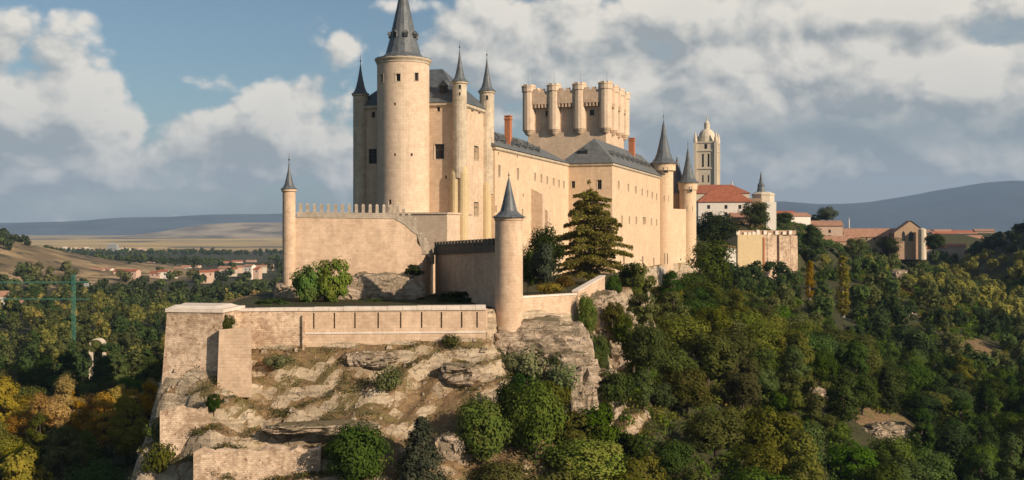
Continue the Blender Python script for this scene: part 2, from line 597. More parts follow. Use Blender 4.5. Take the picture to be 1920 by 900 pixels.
L = {}
L['dark'] = leaf('leaf_dark_green', (0.0253, 0.0467, 0.0087), (0.0486, 0.0739, 0.0136), (0.08, 0.0923, 0.02))
L['mid'] = leaf('leaf_mid_green', (0.0486, 0.0855, 0.0097), (0.0826, 0.1215, 0.0175), (0.14, 0.15, 0.0243))
L['olive'] = leaf('leaf_olive', (0.0826, 0.0972, 0.0156), (0.1312, 0.1341, 0.0253), (0.19, 0.1603, 0.0340))
L['yellow'] = leaf('leaf_yellow', (0.19, 0.175, 0.012), (0.30, 0.25, 0.018), (0.13, 0.15, 0.02))
L['gold'] = leaf('leaf_gold', (0.30, 0.19, 0.014), (0.42, 0.27, 0.02), (0.2, 0.16, 0.02))
L['rust'] = leaf('leaf_rust', (0.13, 0.07, 0.02), (0.19, 0.1235, 0.0325), (0.10, 0.08, 0.02))
L['bright'] = leaf('leaf_bright_green', (0.0975, 0.1625, 0.0182), (0.1495, 0.17, 0.0286), (0.14, 0.18, 0.03))
L['blue'] = leaf('leaf_blue_green', (0.0520, 0.0676, 0.0364), (0.0832, 0.1014, 0.0520), (0.1105, 0.1235, 0.05))
L['cedar'] = leaf('needle_cedar', (0.15, 0.145, 0.035), (0.25, 0.21, 0.06), (0.32, 0.25, 0.10), 0.3)
L['scrub'] = leaf('leaf_dry_scrub', (0.11, 0.1235, 0.05), (0.17, 0.1885, 0.08), (0.20, 0.16, 0.09))


def ground_material():
    m, t, b = new_mat('ground')
    geo = t.new('ShaderNodeNewGeometry')
    pos = geo.outputs['Position']
    sp = t.new('ShaderNodeSeparateXYZ')
    t.put(sp.inputs[0], geo.outputs['True Normal'])
    nz = sp.outputs[2]
    at = t.new('ShaderNodeAttribute', attribute_name='zone')
    zs = t.new('ShaderNodeSeparateColor')
    t.put(zs.inputs[0], at.outputs['Color'])
    rock_z, field_z, dry_z = zs.outputs[0], zs.outputs[1], zs.outputs[2]
    n1 = t.noise(pos, 0.22, 5.0, 0.6)
    n2 = t.noise(pos, 1.3, 6.0, 0.68)
    n3 = t.noise(pos, 5.0, 4.0, 0.7)
    strat = t.noise(t.v('MULTIPLY', pos, (0.12, 0.12, 1.6)), 1.0, 6.0, 0.6)
    # bare limestone: pale beds, grey weathered beds, dark cracks
    pale = t.mix(t.step(n2, 0.3, 0.7), (0.37, 0.275, 0.175), (0.56, 0.45, 0.325))
    grey = t.mix(t.step(n2, 0.3, 0.7), (0.22, 0.17, 0.115), (0.38, 0.30, 0.205))
    rk = t.mix(t.step(t.m('ADD', t.m('MULTIPLY', strat, 0.7), t.m('MULTIPLY', n1, 0.4)), 0.47, 0.60), grey, pale)
    rk = t.mix(t.m('MULTIPLY', t.step(n3, 0.58, 0.72), 0.55), rk, (0.12, 0.09, 0.06))
    wv = t.v('ADD', t.v('MULTIPLY', pos, (0.55, 0.55, 1.7)), t.v('MULTIPLY', t.noise(pos, 0.8, 4.0, 0.6, out='Color'), (1.6, 1.6, 1.6)))
    ck = t.new('ShaderNodeTexVoronoi', feature='DISTANCE_TO_EDGE')
    t.put(ck.inputs['Vector'], wv)
    ck.inputs['Scale'].default_value = 0.5
    crk = t.step(ck.outputs['Distance'], 0.0, 0.07, 1.0, 0.0)
    crk = t.m('MULTIPLY', crk, t.step(n2, 0.47, 0.66))
    rk = t.mix(t.m('MULTIPLY', crk, 0.55), rk, (0.07, 0.05, 0.035))
    # dry grass and earth lying on the ledges
    gr = t.mix(t.step(n2, 0.35, 0.65), (0.135, 0.083, 0.042), (0.245, 0.16, 0.08))
    gr = t.mix(t.m('MULTIPLY', t.step(n1, 0.48, 0.62), 0.55), gr, (0.12, 0.11, 0.035))
    gr = t.mix(t.step(n3, 0.6, 0.75, 0.0, 0.5), gr, (0.09, 0.065, 0.035))
    slope = t.m('ADD', t.m('ADD', nz, t.m('MULTIPLY', t.m('SUBTRACT', n2, 0.5), 0.7)), t.m('MULTIPLY', t.m('SUBTRACT', n3, 0.5), 0.5))
    rocky = t.mix(t.step(slope, 0.38, 0.58), rk, gr)
    # woodland floor
    wood = t.mix(t.step(n2, 0.35, 0.65), (0.030, 0.030, 0.012), (0.058, 0.054, 0.021))
    wood = t.mix(t.step(n1, 0.5, 0.62, 0.0, 0.6), wood, (0.055, 0.060, 0.018))
    # plain: stubble fields, hedges, dark woods
    fpos = t.v('MULTIPLY', pos, (0.0011, 0.0011, 0.0))
    vor = t.new('ShaderNodeTexVoronoi')
    t.put(vor.inputs['Vector'], fpos)
    vor.inputs['Scale'].default_value = 2.2
    fs = t.new('ShaderNodeSeparateColor')
    t.put(fs.inputs[0], vor.outputs['Color'])
    fld = t.mix(fs.outputs[0], (0.52, 0.37, 0.13), (0.36, 0.25, 0.12))
    fld = t.mix(t.step(fs.outputs[1], 0.72, 0.75, 0.0, 0.85), fld, (0.10, 0.09, 0.05))
    # dry hill
    nh = t.noise(pos, 0.012, 6.0, 0.6)
    dry = t.mix(t.step(nh, 0.42, 0.58), (0.36, 0.25, 0.13), (0.16, 0.115, 0.06))
    dry = t.mix(t.step(t.noise(pos, 0.05, 5.0, 0.65), 0.52, 0.6, 0.0, 0.8), dry, (0.05, 0.045, 0.025))
    c = t.mix(field_z, wood, fld)
    c = t.mix(dry_z, c, dry)
    rzn = t.step(t.m('ADD', rock_z, t.m('MULTIPLY', t.m('SUBTRACT', n2, 0.5), 0.5)), 0.38, 0.62)
    c = t.mix(rzn, c, rocky)
    t.put(b.inputs['Base Color'], c)
    h = t.m('ADD', t.m('MULTIPLY', n2, 1.0), t.m('ADD', t.m('MULTIPLY', n3, 0.4), t.m('MULTIPLY', strat, 1.0)))
    bump(t, b, t.m('SUBTRACT', h, t.m('MULTIPLY', crk, rzn)), 0.4, 0.8)
    return m


def rock_material():
    m, t, b = new_mat('limestone_outcrop')
    geo = t.new('ShaderNodeNewGeometry')
    pos = geo.outputs['Position']
    n1 = t.noise(pos, 0.3, 5.0, 0.6)
    n2 = t.noise(pos, 1.4, 6.0, 0.68)
    n3 = t.noise(pos, 5.0, 4.0, 0.7)
    strat = t.noise(t.v('MULTIPLY', pos, (0.15, 0.15, 1.4)), 1.0, 6.0, 0.6)
    pale = t.mix(t.step(n2, 0.3, 0.7), (0.38, 0.28, 0.195), (0.58, 0.46, 0.35))
    grey = t.mix(t.step(n2, 0.3, 0.7), (0.22, 0.17, 0.115), (0.39, 0.30, 0.205))
    c = t.mix(t.step(t.m('ADD', t.m('MULTIPLY', strat, 0.6), t.m('MULTIPLY', n1, 0.5)), 0.48, 0.62), grey, pale)
    wv = t.v('ADD', t.v('MULTIPLY', pos, (0.55, 0.55, 1.7)), t.v('MULTIPLY', t.noise(pos, 0.8, 4.0, 0.6, out='Color'), (1.6, 1.6, 1.6)))
    ck = t.new('ShaderNodeTexVoronoi', feature='DISTANCE_TO_EDGE')
    t.put(ck.inputs['Vector'], wv)
    ck.inputs['Scale'].default_value = 0.5
    crk = t.step(ck.outputs['Distance'], 0.0, 0.07, 1.0, 0.0)
    crk = t.m('MULTIPLY', crk, t.step(n2, 0.47, 0.66))
    c = t.mix(t.m('MULTIPLY', t.step(n3, 0.56, 0.7), 0.6), c, (0.11, 0.085, 0.06))
    c = t.mix(t.m('MULTIPLY', crk, 0.8), c, (0.07, 0.05, 0.035))
    sp = t.new('ShaderNodeSeparateXYZ')
    t.put(sp.inputs[0], geo.outputs['Normal'])
    c = t.mix(t.step(t.m('ADD', sp.outputs[2], t.m('MULTIPLY', t.m('SUBTRACT', n1, 0.5), 0.8)), 0.72, 0.9, 0.0, 0.85), c, (0.12, 0.10, 0.05))
    t.put(b.inputs['Base Color'], c)
    bump(t, b, t.m('SUBTRACT', t.m('ADD', n2, t.m('ADD', t.m('MULTIPLY', n3, 0.6), strat)), crk), 0.45, 0.9)
    return m


M['ground'] = ground_material()
M['rock'] = rock_material()
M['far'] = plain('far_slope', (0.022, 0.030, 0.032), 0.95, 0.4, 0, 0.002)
M['ridge'] = plain('haze_tinted_ridge', (0.055, 0.075, 0.085), 0.95, 0.4, 0, 0.002)  # lighter and bluer than the far slope: extra haze put into the colour
M['farhill'] = plain('far_dry_hill', (0.24, 0.19, 0.125), 0.95, 0.6, 0, 0.004)

# ------------------------------------------------------------------ terrain
_rs = np.random.RandomState(11)
_LAT = _rs.rand(64, 64)


def vnoise(x, y):
    xi = np.floor(x).astype(int)
    yi = np.floor(y).astype(int)
    fx = x - xi
    fy = y - yi
    fx = fx * fx * (3 - 2 * fx)
    fy = fy * fy * (3 - 2 * fy)
    a = _LAT[xi % 64, yi % 64]
    b = _LAT[(xi + 1) % 64, yi % 64]
    c = _LAT[xi % 64, (yi + 1) % 64]
    d = _LAT[(xi + 1) % 64, (yi + 1) % 64]
    return (a * (1 - fx) + b * fx) * (1 - fy) + (c * (1 - fx) + d * fx) * fy - 0.5


def fbm(x, y, s, n=5, g=0.5):
    t = 0
    a = 1.0
    for k in range(n):
        t = t + a * vnoise(x / s + 17.3 * k, y / s + 9.1 * k)
        a *= g
        s *= 0.5
    return t


# the top of the crag, walked round its edge, with the kind of slope below each side: drop at the edge, cliff height, slope beyond
EDGE = [
    # x, y, step at the wall foot, cliff, slope
    (-42.4, 129.4, 4.6, 0.8, 0.74), (-36.0, 129.0, 4.6, 0.6, 0.72), (-35.2, 132.5, 4.3, 0.4, 0.72), (-20.0, 133.6, 4.0, 0.6, 0.72),
    (-3.9, 134.9, 3.0, 2.0, 0.78), (-4.0, 139.2, 4.0, 4.0, 0.8), (-1.6, 140.6, 3.4, 5.5, 0.8), (1.6, 141.9, 3.3, 6.0, 0.75), (9.1, 150.2, 3.2, 7.0, 0.55),
    (15.2, 172.3, 1.6, 9.0, 0.5), (24.0, 198.0, 1.0, 8.0, 0.42), (30.5, 240.0, 1.2, 4.0, 0.36), (35.0, 278.0, 2.0, 3.0, 0.33), (38.6, 291.5, 6.0, 2.0, 0.33),
    (49.4, 324.6, 6.5, 2.0, 0.33), (61.0, 339.0, 5.0, 3.0, 0.31), (84.0, 396.5, 3.0, 3.0, 0.30), (100.0, 404.5, 6.0, 2.0, 0.30), (114.0, 410.0, 5.0, 2.0, 0.30), (132.0, 440.0, 1.0, 2.0, 0.30),
    (190.0, 540.0, 1.0, 2.0, 0.28), (270.0, 650.0, 1.0, 2.0, 0.25), (520.0, 900.0, 1.0, 2.0, 0.22), (800.0, 1500.0, 1.0, 1.0, 0.2),
    (100.0, 1500.0, 1.0, 2.0, 0.3), (0.0, 700.0, 1.0, 4.0, 0.5), (10.0, 420.0, 1.0, 6.0, 0.6), (-14.0, 300.0, 1.0, 8.0, 0.8),
    (-40.0, 215.0, 1.0, 10.0, 1.2), (-44.0, 165.0, 1.5, 14.0, 2.4), (-43.6, 140.0, 3.0, 14.0, 2.6), (-42.6, 129.9, 4.6, 12.0, 2.4),
]
_E = np.array([e[:2] for e in EDGE])
_P = np.array([e[2:] for e in EDGE])


def edge_info(x, y):
    """signed distance to the crag's edge (outside positive) and the slope settings of the nearest side"""
    shp = x.shape
    x = x.ravel()
    y = y.ravel()
    n = len(_E)
    best = np.full(len(x), 1e18)
    par = np.zeros((len(x), 3))
    wsum = np.zeros(len(x))
    inside = np.zeros(len(x), dtype=bool)
    ds = []
    ps = []
    for i in range(n):
        a = _E[i]
        b = _E[(i + 1) % n]
        d = b - a
        t = np.clip(((x - a[0]) * d[0] + (y - a[1]) * d[1]) / (d @ d), 0, 1)
        dx = x - a[0] - t * d[0]
        dy = y - a[1] - t * d[1]
        dd = np.sqrt(dx * dx + dy * dy)
        ds.append(dd)
        ps.append(_P[i][None] * (1 - t[:, None]) + _P[(i + 1) % n][None] * t[:, None])
        best = np.minimum(best, dd)
        c = ((a[1] > y) != (b[1] > y))
        xi = (b[0] - a[0]) * (y - a[1]) / (b[1] - a[1] + 1e-12) + a[0]
        inside ^= c & (x < xi)
    for dd, p in zip(ds, ps):
        w = 1.0 / (1e-3 + (dd / (best + 1.0)) ** 6)
        par += p * w[:, None]
        wsum += w
    par /= wsum[:, None]
    sd = np.where(inside, -best, best)
    return sd.reshape(shp), par[:, 0].reshape(shp), par[:, 1].reshape(shp), par[:, 2].reshape(shp)


def sstep(x, a, b):
    t = np.clip((x - a) / (b - a), 0, 1)
    return t * t * (3 - 2 * t)


def height(x, y, detail=True):
    x = np.asarray(x, float)
    y = np.asarray(y, float)
    sd, st, cl, sl_ = edge_info(x, y)
    ins = np.maximum(-sd, 0)
    top = -10.9 + sstep(y, 340, 430) * np.minimum(13.0, ins * 0.5) - sstep(x, 140, 240) * 6 * sstep(y, 400, 560)
    out = np.maximum(sd, 0)
    wig = fbm(x, y, 14.0, 4) if detail else 0
    o2 = np.maximum(out + wig * 3.0 * sstep(out, 1.0, 6.0), 0)
    drop = st * sstep(o2, 0.0, 0.8) + cl * sstep(o2, 0.5, 4.0) + sl_ * np.maximum(o2 - 0.6, 0)
    crag = top - drop
    west = -43.6 - x - 0.10 * np.maximum(129 - y, 0) + (fbm(x, y, 9.0, 4) * 1.6 if detail else 0)
    crag = crag - 2.4 * np.maximum(west, 0) * sstep(132 - y, 0, 3) * sstep(-x, 30, 36)
    if detail:
        near = np.exp(-np.maximum(out - 22, 0) / 10.0) * (out > 0) * (y < 260)
        s = crag / 2.6 + fbm(x, y, 24.0, 5) * 3.2 - 0.045 * x
        fr = s - np.floor(s)
        led = np.floor(s) + sstep(fr, 0.50, 0.92)
        amp = 0.35 + 0.65 * sstep(fbm(x, y, 17.0, 3), -.15, .25)
        crag = crag + (led - s) * 2.6 * 0.8 * amp * near * sstep(out, .8, 3) + fbm(x, y, 4.2, 5, .62) * 1.5 * near * sstep(out, 1, 4)
    base = -48.0 + fbm(x, y, 160.0, 4) * 5.0
    base = base + 105 * np.exp(-((x - 392) / 118.0) ** 2 - ((y - 545) / 125.0) ** 2)
    base = base + 45 * np.exp(-((x + 575) / 145.0) ** 2 - ((y - 960) / 260.0) ** 2) * (1 + 0.15 * fbm(x, y, 90.0, 4))
    base = base - 6 * sstep(y, 800, 2500) + 3.5 * fbm(x, y, 900.0, 3) * sstep(y, 1500, 4000)
    k = 6.0                                            # soft union of the crag and the valley floor
    h = np.clip(0.5 + 0.5 * (crag - base) / k, 0, 1)
    z = base * (1 - h) + crag * h + k * h * (1 - h) * 0.5
    if detail:
        z = z + fbm(x, y, 7.0, 4) * 0.8 * sstep(out, 3, 12)
    return z


def grow(a, b, s0, r):
    """positions from a to b with steps growing by r"""
    o = [a]
    s = s0
    sg = 1 if b > a else -1
    while (b - o[-1]) * sg > s:
        o.append(o[-1] + sg * s)
        s *= r
    o.append(b)
    return o


def hz(x, y):
    return float(height(np.array([float(x)]), np.array([float(y)]))[0])


def ground_at(px, py, y0=95.0, y1=1500.0):
    """where the ground is seen at a pixel"""
    ys = np.concatenate([np.arange(y0, 420, 0.5), np.arange(420, y1, 3.0)])
    ys = ys[ys < y1]
    d = height(XX(px, ys), ys) - (430 - py) * ys / K
    k = np.argmax(d > 0)
    y = ys[k] if d.max() > 0 else y1
    return Vector((XX(px, y), y, hz(XX(px, y), y)))


gx = sorted(set(grow(-56, -15500, 1.2, 1.10)[1:] + list(np.arange(-56, 30, 0.62)) + grow(30, 160, 0.9, 1.012) + grow(160, 15500, 2.6, 1.10)[1:]))
gy = sorted(set(grow(100, -900, 1.2, 1.16)[1:] + list(np.arange(100, 182, 0.6)) + grow(182, 440, 0.9, 1.008) + grow(440, 15500, 3.0, 1.075)[1:]))
gx = np.array(gx)
gy = np.array(gy)
GX, GY = np.meshgrid(gx, gy)
GZ = height(GX, GY)
nx_, ny_ = len(gx), len(gy)
me = bpy.data.meshes.new('ground')
nv = nx_ * ny_
me.vertices.add(nv)
me.vertices.foreach_set('co', np.stack([GX.ravel(), GY.ravel(), GZ.ravel()], 1).ravel())
ii = (np.arange(ny_ - 1)[:, None] * nx_ + np.arange(nx_ - 1)[None]).ravel()
quads = np.stack([ii, ii + 1, ii + 1 + nx_, ii + nx_], 1)
me.loops.add(quads.size)
me.loops.foreach_set('vertex_index', quads.ravel())
me.polygons.add(len(quads))
me.polygons.foreach_set('loop_start', np.arange(len(quads)) * 4)
me.polygons.foreach_set('loop_total', np.full(len(quads), 4))
me.update(calc_edges=True)
sd, _a, _b, _c = edge_info(GX, GY)
zone = np.zeros((nv, 4), dtype=np.float32)
rz = (1 - sstep(sd, 26, 40)) * (1 - sstep(GX, 4, 12)) * (1 - sstep(GY, 180, 215))
rz = np.maximum(rz, (1 - sstep(sd, 9, 15)) * (GX > 0) * (1 - sstep(GY, 212, 245)))
rz = np.maximum(rz, 0.75 * (1 - sstep(sd, 3, 6)) * (1 - sstep(GY, 330, 380)))
rz = np.where((sd < -1.5) & (GY > 136) & (GY < 170), 0.35, rz)
rz = np.where((sd < -1.5) & (GY >= 170), 0.2, rz)
for (px, py, r) in [(1655, 790, 13), (1600, 770, 8), (1528, 745, 6), (1702, 585, 9), (1835, 650, 12), (1690, 515, 9), (1250, 560, 7)]:
    g_ = ground_at(px, py)
    q = np.hypot(GX - g_.x, (GY - g_.y) * 0.7)
    rz = np.maximum(rz, 0.8 * (1 - sstep(q, r * 0.5, r)))
zone[:, 0] = rz.ravel()
zone[:, 1] = sstep(GY, 2300, 2700).ravel()
zone[:, 2] = (np.exp(-((GX + 575) / 210.0) ** 2 - ((GY - 960) / 330.0) ** 2) > 0.22).ravel()
zone[:, 3] = 1
ca = me.color_attributes.new('zone', 'FLOAT_COLOR', 'POINT')
ca.data.foreach_set('color', zone.ravel())
me.materials.append(M['ground'])
me.polygons.foreach_set('use_smooth', np.ones(len(quads), dtype=bool))
ground = bpy.data.objects.new('ground', me)
COL.objects.link(ground)
tag(ground, 'limestone crag, wooded slopes and valley floor under the castle', kind='structure')


def ridge(name, label, mat, xs, crest, y0, y1, ny, rough, seed):
    """a far range of hills: crest(x) in metres, with spurs and gullies down both sides"""
    ys = np.linspace(y0, y1, ny)
    A, B = np.meshgrid(np.array(xs), ys)
    f = (B - y0) / (y1 - y0)
    prof = np.sin(np.pi * np.clip(f, 0, 1)) ** 0.9
    c = np.interp(A, [p[0] for p in crest], [p[1] for p in crest])
    Z = -52 + (c + 52) * prof * (1 + rough * fbm(A + seed * 37, B, (y1 - y0) * 0.32, 6, 0.55) * (0.25 + 1.3 * (1 - prof)))
    nx, n = len(xs), len(xs) * ny
    me = bpy.data.meshes.new(name)
    me.vertices.add(n)
    me.vertices.foreach_set('co', np.stack([A.ravel(), B.ravel(), Z.ravel()], 1).ravel())
    ii = (np.arange(ny - 1)[:, None] * nx + np.arange(nx - 1)[None]).ravel()
    q = np.stack([ii, ii + 1, ii + 1 + nx, ii + nx], 1)
    me.loops.add(q.size)
    me.loops.foreach_set('vertex_index', q.ravel())
    me.polygons.add(len(q))
    me.polygons.foreach_set('loop_start', np.arange(len(q)) * 4)
    me.polygons.foreach_set('loop_total', np.full(len(q), 4))
    me.update(calc_edges=True)
    me.materials.append(mat)
    o = bpy.data.objects.new(name, me)
    COL.objects.link(o)
    tag(o, label, kind='structure')


Y_ = 11500
ridge('mountains', 'blue mountain range fading into haze behind the city', M['far'], np.linspace(-2500, 9500, 240),
      [(XX(p, Y_), ZZ(q, Y_)) for p, q in ((700, 425), (1200, 400), (1400, 388), (1460, 379), (1520, 383), (1580, 381), (1640, 376), (1700, 366), (1760, 355), (1820, 346), (1880, 341), (1940, 343), (2100, 352), (2500, 380))],
      9300, 13700, 60, 0.30, 1)
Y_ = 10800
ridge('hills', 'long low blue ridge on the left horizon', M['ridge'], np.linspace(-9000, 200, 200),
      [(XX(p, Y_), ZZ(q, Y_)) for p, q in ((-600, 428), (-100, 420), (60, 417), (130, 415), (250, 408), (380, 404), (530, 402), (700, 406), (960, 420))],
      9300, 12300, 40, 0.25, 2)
Y_ = 7200
ridge('dry_hills', 'bare tan hills before the blue ridge on the left', M['farhill'], np.linspace(-3600, 300, 160),
      [(XX(p, Y_), ZZ(q, Y_)) for p, q in ((60, 462), (200, 455), (270, 443), (340, 431), (400, 421), (460, 418), (540, 418), (700, 425), (960, 440))],
      6200, 8200, 40, 0.35, 3)

# ------------------------------------------------------------------ the castle
def A2(p, a=0.0, b=0.0):
    """move a plan point along the castle's axes"""
    return Vector((p[0], p[1], 0)) + AX * a + BX * b


C1 = Vector((-9.7, 190.0, 0))
C0 = A2(C1, 0, -20.8)
C2 = A2(C1, 15.2, 0)
C3 = A2(C0, 15.2, 0)
W1 = Vector((-3.4, 203.0, 0))
W2 = A2(W1, 56.9, 0)
W3 = A2(W2, 0, 11.2)
W4 = A2(W3, 71.5, 0)
T2C = Vector((58.4, 340.0, 0))
J1 = Vector((30.3, 330.0, 0))
J0 = A2(J1, 0, -26.3)
J2 = A2(J1, 28.0, 0)
J3 = A2(J0, 28.0, 0)
EAVE = 16.4

castle = thing('castle', 'large pale stone castle with slate spires and a crenellated great tower on the crag', 'castle', (10, 225, -10.5))
BASE[castle.name] = Vector((10, 225, -10.5))


def window_on(fn, h, parent, glass='glass', depth=0.4, bars=True, frame=True):
    """window in the opening h: stone surround, pane and glazing bars set back in the reveal"""
    a, b, c, d = h[:4]
    m = MB()
    k = -depth + 0.04
    m.face([fn(a, c, k), fn(b, c, k), fn(b, d, k), fn(a, d, k)], mi=0)
    if bars and b - a > 0.8:
        w = 0.06
        k2 = k + 0.05
        mid = (a + b) / 2
        m.face([fn(mid - w, c, k2), fn(mid + w, c, k2), fn(mid + w, d, k2), fn(mid - w, d, k2)], mi=1)
        hv = c + (d - c) * 0.62
        m.face([fn(a, hv - w, k2), fn(b, hv - w, k2), fn(b, hv + w, k2), fn(a, hv + w, k2)], mi=1)
    if frame:
        e = 0.14
        o = 0.06
        for (p, q, r, s) in ((a - e, a, c - e, d + e), (b, b + e, c - e, d + e), (a, b, d, d + e), (a, b, c - e, c)):
            m.face([fn(p, r, o), fn(q, r, o), fn(q, s, o), fn(p, s, o)], mi=2)
            m.face([fn(p, s, o), fn(q, s, o), fn(q, s, 0), fn(p, s, 0)], mi=2)
            m.face([fn(p, r, 0), fn(q, r, 0), fn(q, r, o), fn(p, r, o)], mi=2)
            m.face([fn(p, r, 0), fn(p, r, o), fn(p, s, o), fn(p, s, 0)], mi=2)
            m.face([fn(q, r, o), fn(q, r, 0), fn(q, s, 0), fn(q, s, o)], mi=2)
    return m.build('window', [M[glass], M['wood'], M['grey']], parent)


def hole_px(p0, d, px, py, w, h):
    t, z = on_plane(p0, d, px, py)
    return (t - w / 2, t + w / 2, z - h / 2, z + h / 2)


def spire(c, prof, parent, seg=12, name='spire', finial=2.0):
    m = MB()
    m.lathe(c, prof, seg, rot=math.pi / seg)
    o = m.build(name, M['slate'], parent)
    r, z = prof[-1]
    f = MB()
    f.lathe(c, [(0.05, z - 0.3), (0.05, z + finial * 0.3), (0.17, z + finial * 0.36), (0.17, z + finial * 0.42), (0.045, z + finial * 0.48), (0.02, z + finial)], 8)
    f.build('finial', M['lead'], parent)
    return o


def flare(r, z0, z1, tip=0.09):
    """bell-cast slate spire: wide skirt, long needle"""
    h = z1 - z0
    return [(r * 1.16, z0), (r * 1.16, z0 + 0.08), (r * 0.94, z0 + h * 0.05), (r * 0.72, z0 + h * 0.13), (r * 0.56, z0 + h * 0.25), (r * 0.39, z0 + h * 0.45), (r * 0.23, z0 + h * 0.67), (r * 0.11, z0 + h * 0.88), (tip, z1)]


def part_walls(name, mat, parent, corners, z0, z1, holes, cornice=None, cmat='grey'):
    """a block of masonry: corners left to right round the outside; holes per side"""
    m = MB()
    n = len(corners)
    for i in range(n):
        p, q = corners[i], corners[(i + 1) % n]
        d = (q - p)
        fn = plane_fn(p, d)
        m.panel(fn, 0, d.length, z0, z1, [h for h in holes.get(i, [])], du=6.0)
    m.face([c + UP * z1 for c in corners])
    if cornice:
        for i in range(n):
            p, q = corners[i], corners[(i + 1) % n]
            d = (q - p).normalized()
            nn = Vector((d.y, -d.x, 0))
            e = cornice
            a0, b0 = p - d * e, q + d * e
            lo, hi = z1 - 0.45, z1 + 0.06
            m.face([a0 + nn * e + UP * lo, b0 + nn * e + UP * lo, b0 + nn * e + UP * hi, a0 + nn * e + UP * hi], mi=1)
            m.face([p + UP * (lo - .3), q + UP * (lo - .3), b0 + nn * e + UP * lo, a0 + nn * e + UP * lo], mi=1)
            m.face([a0 + nn * e + UP * hi, b0 + nn * e + UP * hi, q - nn * .2 + UP * hi, p - nn * .2 + UP * hi], mi=1)
    o = m.build(name, [M[mat], M[cmat]], parent)
    for i in range(n):
        p, q = corners[i], corners[(i + 1) % n]
        fn = plane_fn(p, q - p)
        for h in holes.get(i, []):
            window_on(fn, h, o, *(h[4:5] or ('glass',)), frame=len(h) > 5)
    return o


# --- the keep
keep_holes = {
    0: [hole_px(C0, BX, 699, 293, 1.7, 2.8) + ('glass', 1), hole_px(C0, BX, 824, 284, 1.9, 2.8) + ('glass', 1), hole_px(C0, BX, 700, 215, .7, 1.1), hole_px(C0, BX, 822, 204, .6, 1.0), hole_px(C0, BX, 836, 332, .35, .6)],
    1: [hole_px(C1, AX, 893, 287, 2.6, 2.7) + ('shutter', 1), hole_px(C1, AX, 893, 392, 2.6, 2.7) + ('shutter', 1), hole_px(C1, AX, 886, 205, 1.4, 0.9), hole_px(C1, AX, 899, 209, 1.4, 0.9)],
}
keep = part_walls('keep', 'ashlar', castle, [C0, C1, C2, C3], -11, 23.6, keep_holes, cornice=0.4)
m = MB()
e = 0.55
q = [A2(C0, -e, -e), A2(C1, -e, e), A2(C2, e, e), A2(C3, e, -e)]
rz_ = 31.2
r0, r1 = A2(C0, 7.6, 6.5), A2(C1, 7.6, -6.5)
b4 = [p + UP * 23.7 for p in q]
ra, rb = r0 + UP * rz_, r1 + UP * rz_
m.face([b4[0], b4[1], rb, ra])
m.face([b4[1], b4[2], rb])
m.face([b4[2], b4[3], ra, rb])
m.face([b4[3], b4[0], ra])
m.build('roof', M['slate'], keep)


def dormer(p, d, z, w, h, back, parent):
    """small slate dormer: front at p facing away from the roof, d along the eave"""
    d = Vector((d[0], d[1], 0)).normalized()
    n = Vector((d.y, -d.x, 0))
    p = Vector((p[0], p[1], 0))
    m = MB()
    a, b = p - d * w / 2, p + d * w / 2
    top = p + UP * (z + h)
    for (x, y) in ((a, b),):
        m.face([x + UP * z, y + UP * z, y + UP * (z + h * .62), x + UP * (z + h * .62)], mi=1)
        m.face([x + UP * (z + h * .62), y + UP * (z + h * .62), top])
    bk = -n * back
    m.face([a + bk + UP * z, a + UP * z, a + UP * (z + h * .62), a + bk + UP * (z + h * .62)])
    m.face([b + UP * z, b + bk + UP * z, b + bk + UP * (z + h * .62), b + UP * (z + h * .62)])
    o_ = 0.12
    f = n * o_
    zl = z + h * .62 - .05
    m.face([a - d * o_ + f + UP * zl, top + f + UP * .06, top + bk + UP * .06, a - d * o_ + bk + UP * zl])
    m.face([top + f + UP * .06, b + d * o_ + f + UP * zl, b + d * o_ + bk + UP * zl, top + bk + UP * .06])
    return m.build('dormer', [M['slate_roof'], M['glass']], parent)


t_, z_ = on_plane(A2(C0, 2.0, 0), BX, 833, 163)
dormer(A2(A2(C0, 1.5, 0), 0, t_), BX, 25.6, 1.5, 2.4, 3.0, keep)


def turret(name, c, r, z0, z1, sp, label=None, mat='grey', parent=castle, head=0.0, slit=None, seg=16, corbel=False):
    m = MB()
    prof = [(r, z0), (r, z1 - 2.6), (r + head, z1 - 2.2), (r + head, z1 - 0.45), (r + head + 0.22, z1 - 0.3), (r + head + 0.22, z1)]
    if corbel:
        prof = [(0.25, z0 - 2.6), (r * 0.55, z0 - 1.5), (r * 0.6, z0 - 1.4), (r * 0.85, z0 - 0.5), (r * 0.9, z0 - 0.4)] + prof
    m.lathe(c, prof, seg)
    o = m.build(name, M[mat], parent, label)
    if sp:
        spire(c, flare(r + head + 0.12, z1, sp), o, 12, finial=(sp - z1) * 0.18 + 0.8)
    for (px, py, w, h) in (slit or []):
        rr = r + head if ZZ(py, c[1]) > z1 - 2.4 else r
        u, z = on_cyl(c, rr, px, py)
        fn = cyl_fn(c, rr)
        g = MB()
        g.face([fn(u - w / 2, z - h / 2, .02), fn(u + w / 2, z - h / 2, .02), fn(u + w / 2, z + h / 2, .02), fn(u - w / 2, z + h / 2, .02)])
        e = .1
        for (a, b, cc, d) in ((u - w / 2 - e, u - w / 2, z - h / 2 - e, z + h / 2 + e), (u + w / 2, u + w / 2 + e, z - h / 2 - e, z + h / 2 + e), (u - w / 2, u + w / 2, z + h / 2, z + h / 2 + e), (u - w / 2, u + w / 2, z - h / 2 - e, z - h / 2)):
            g.face([fn(a, cc, .08), fn(b, cc, .08), fn(b, d, .08), fn(a, d, .08)], mi=1)
        g.build('window', [M['glass'], M['grey']], o)
    return o


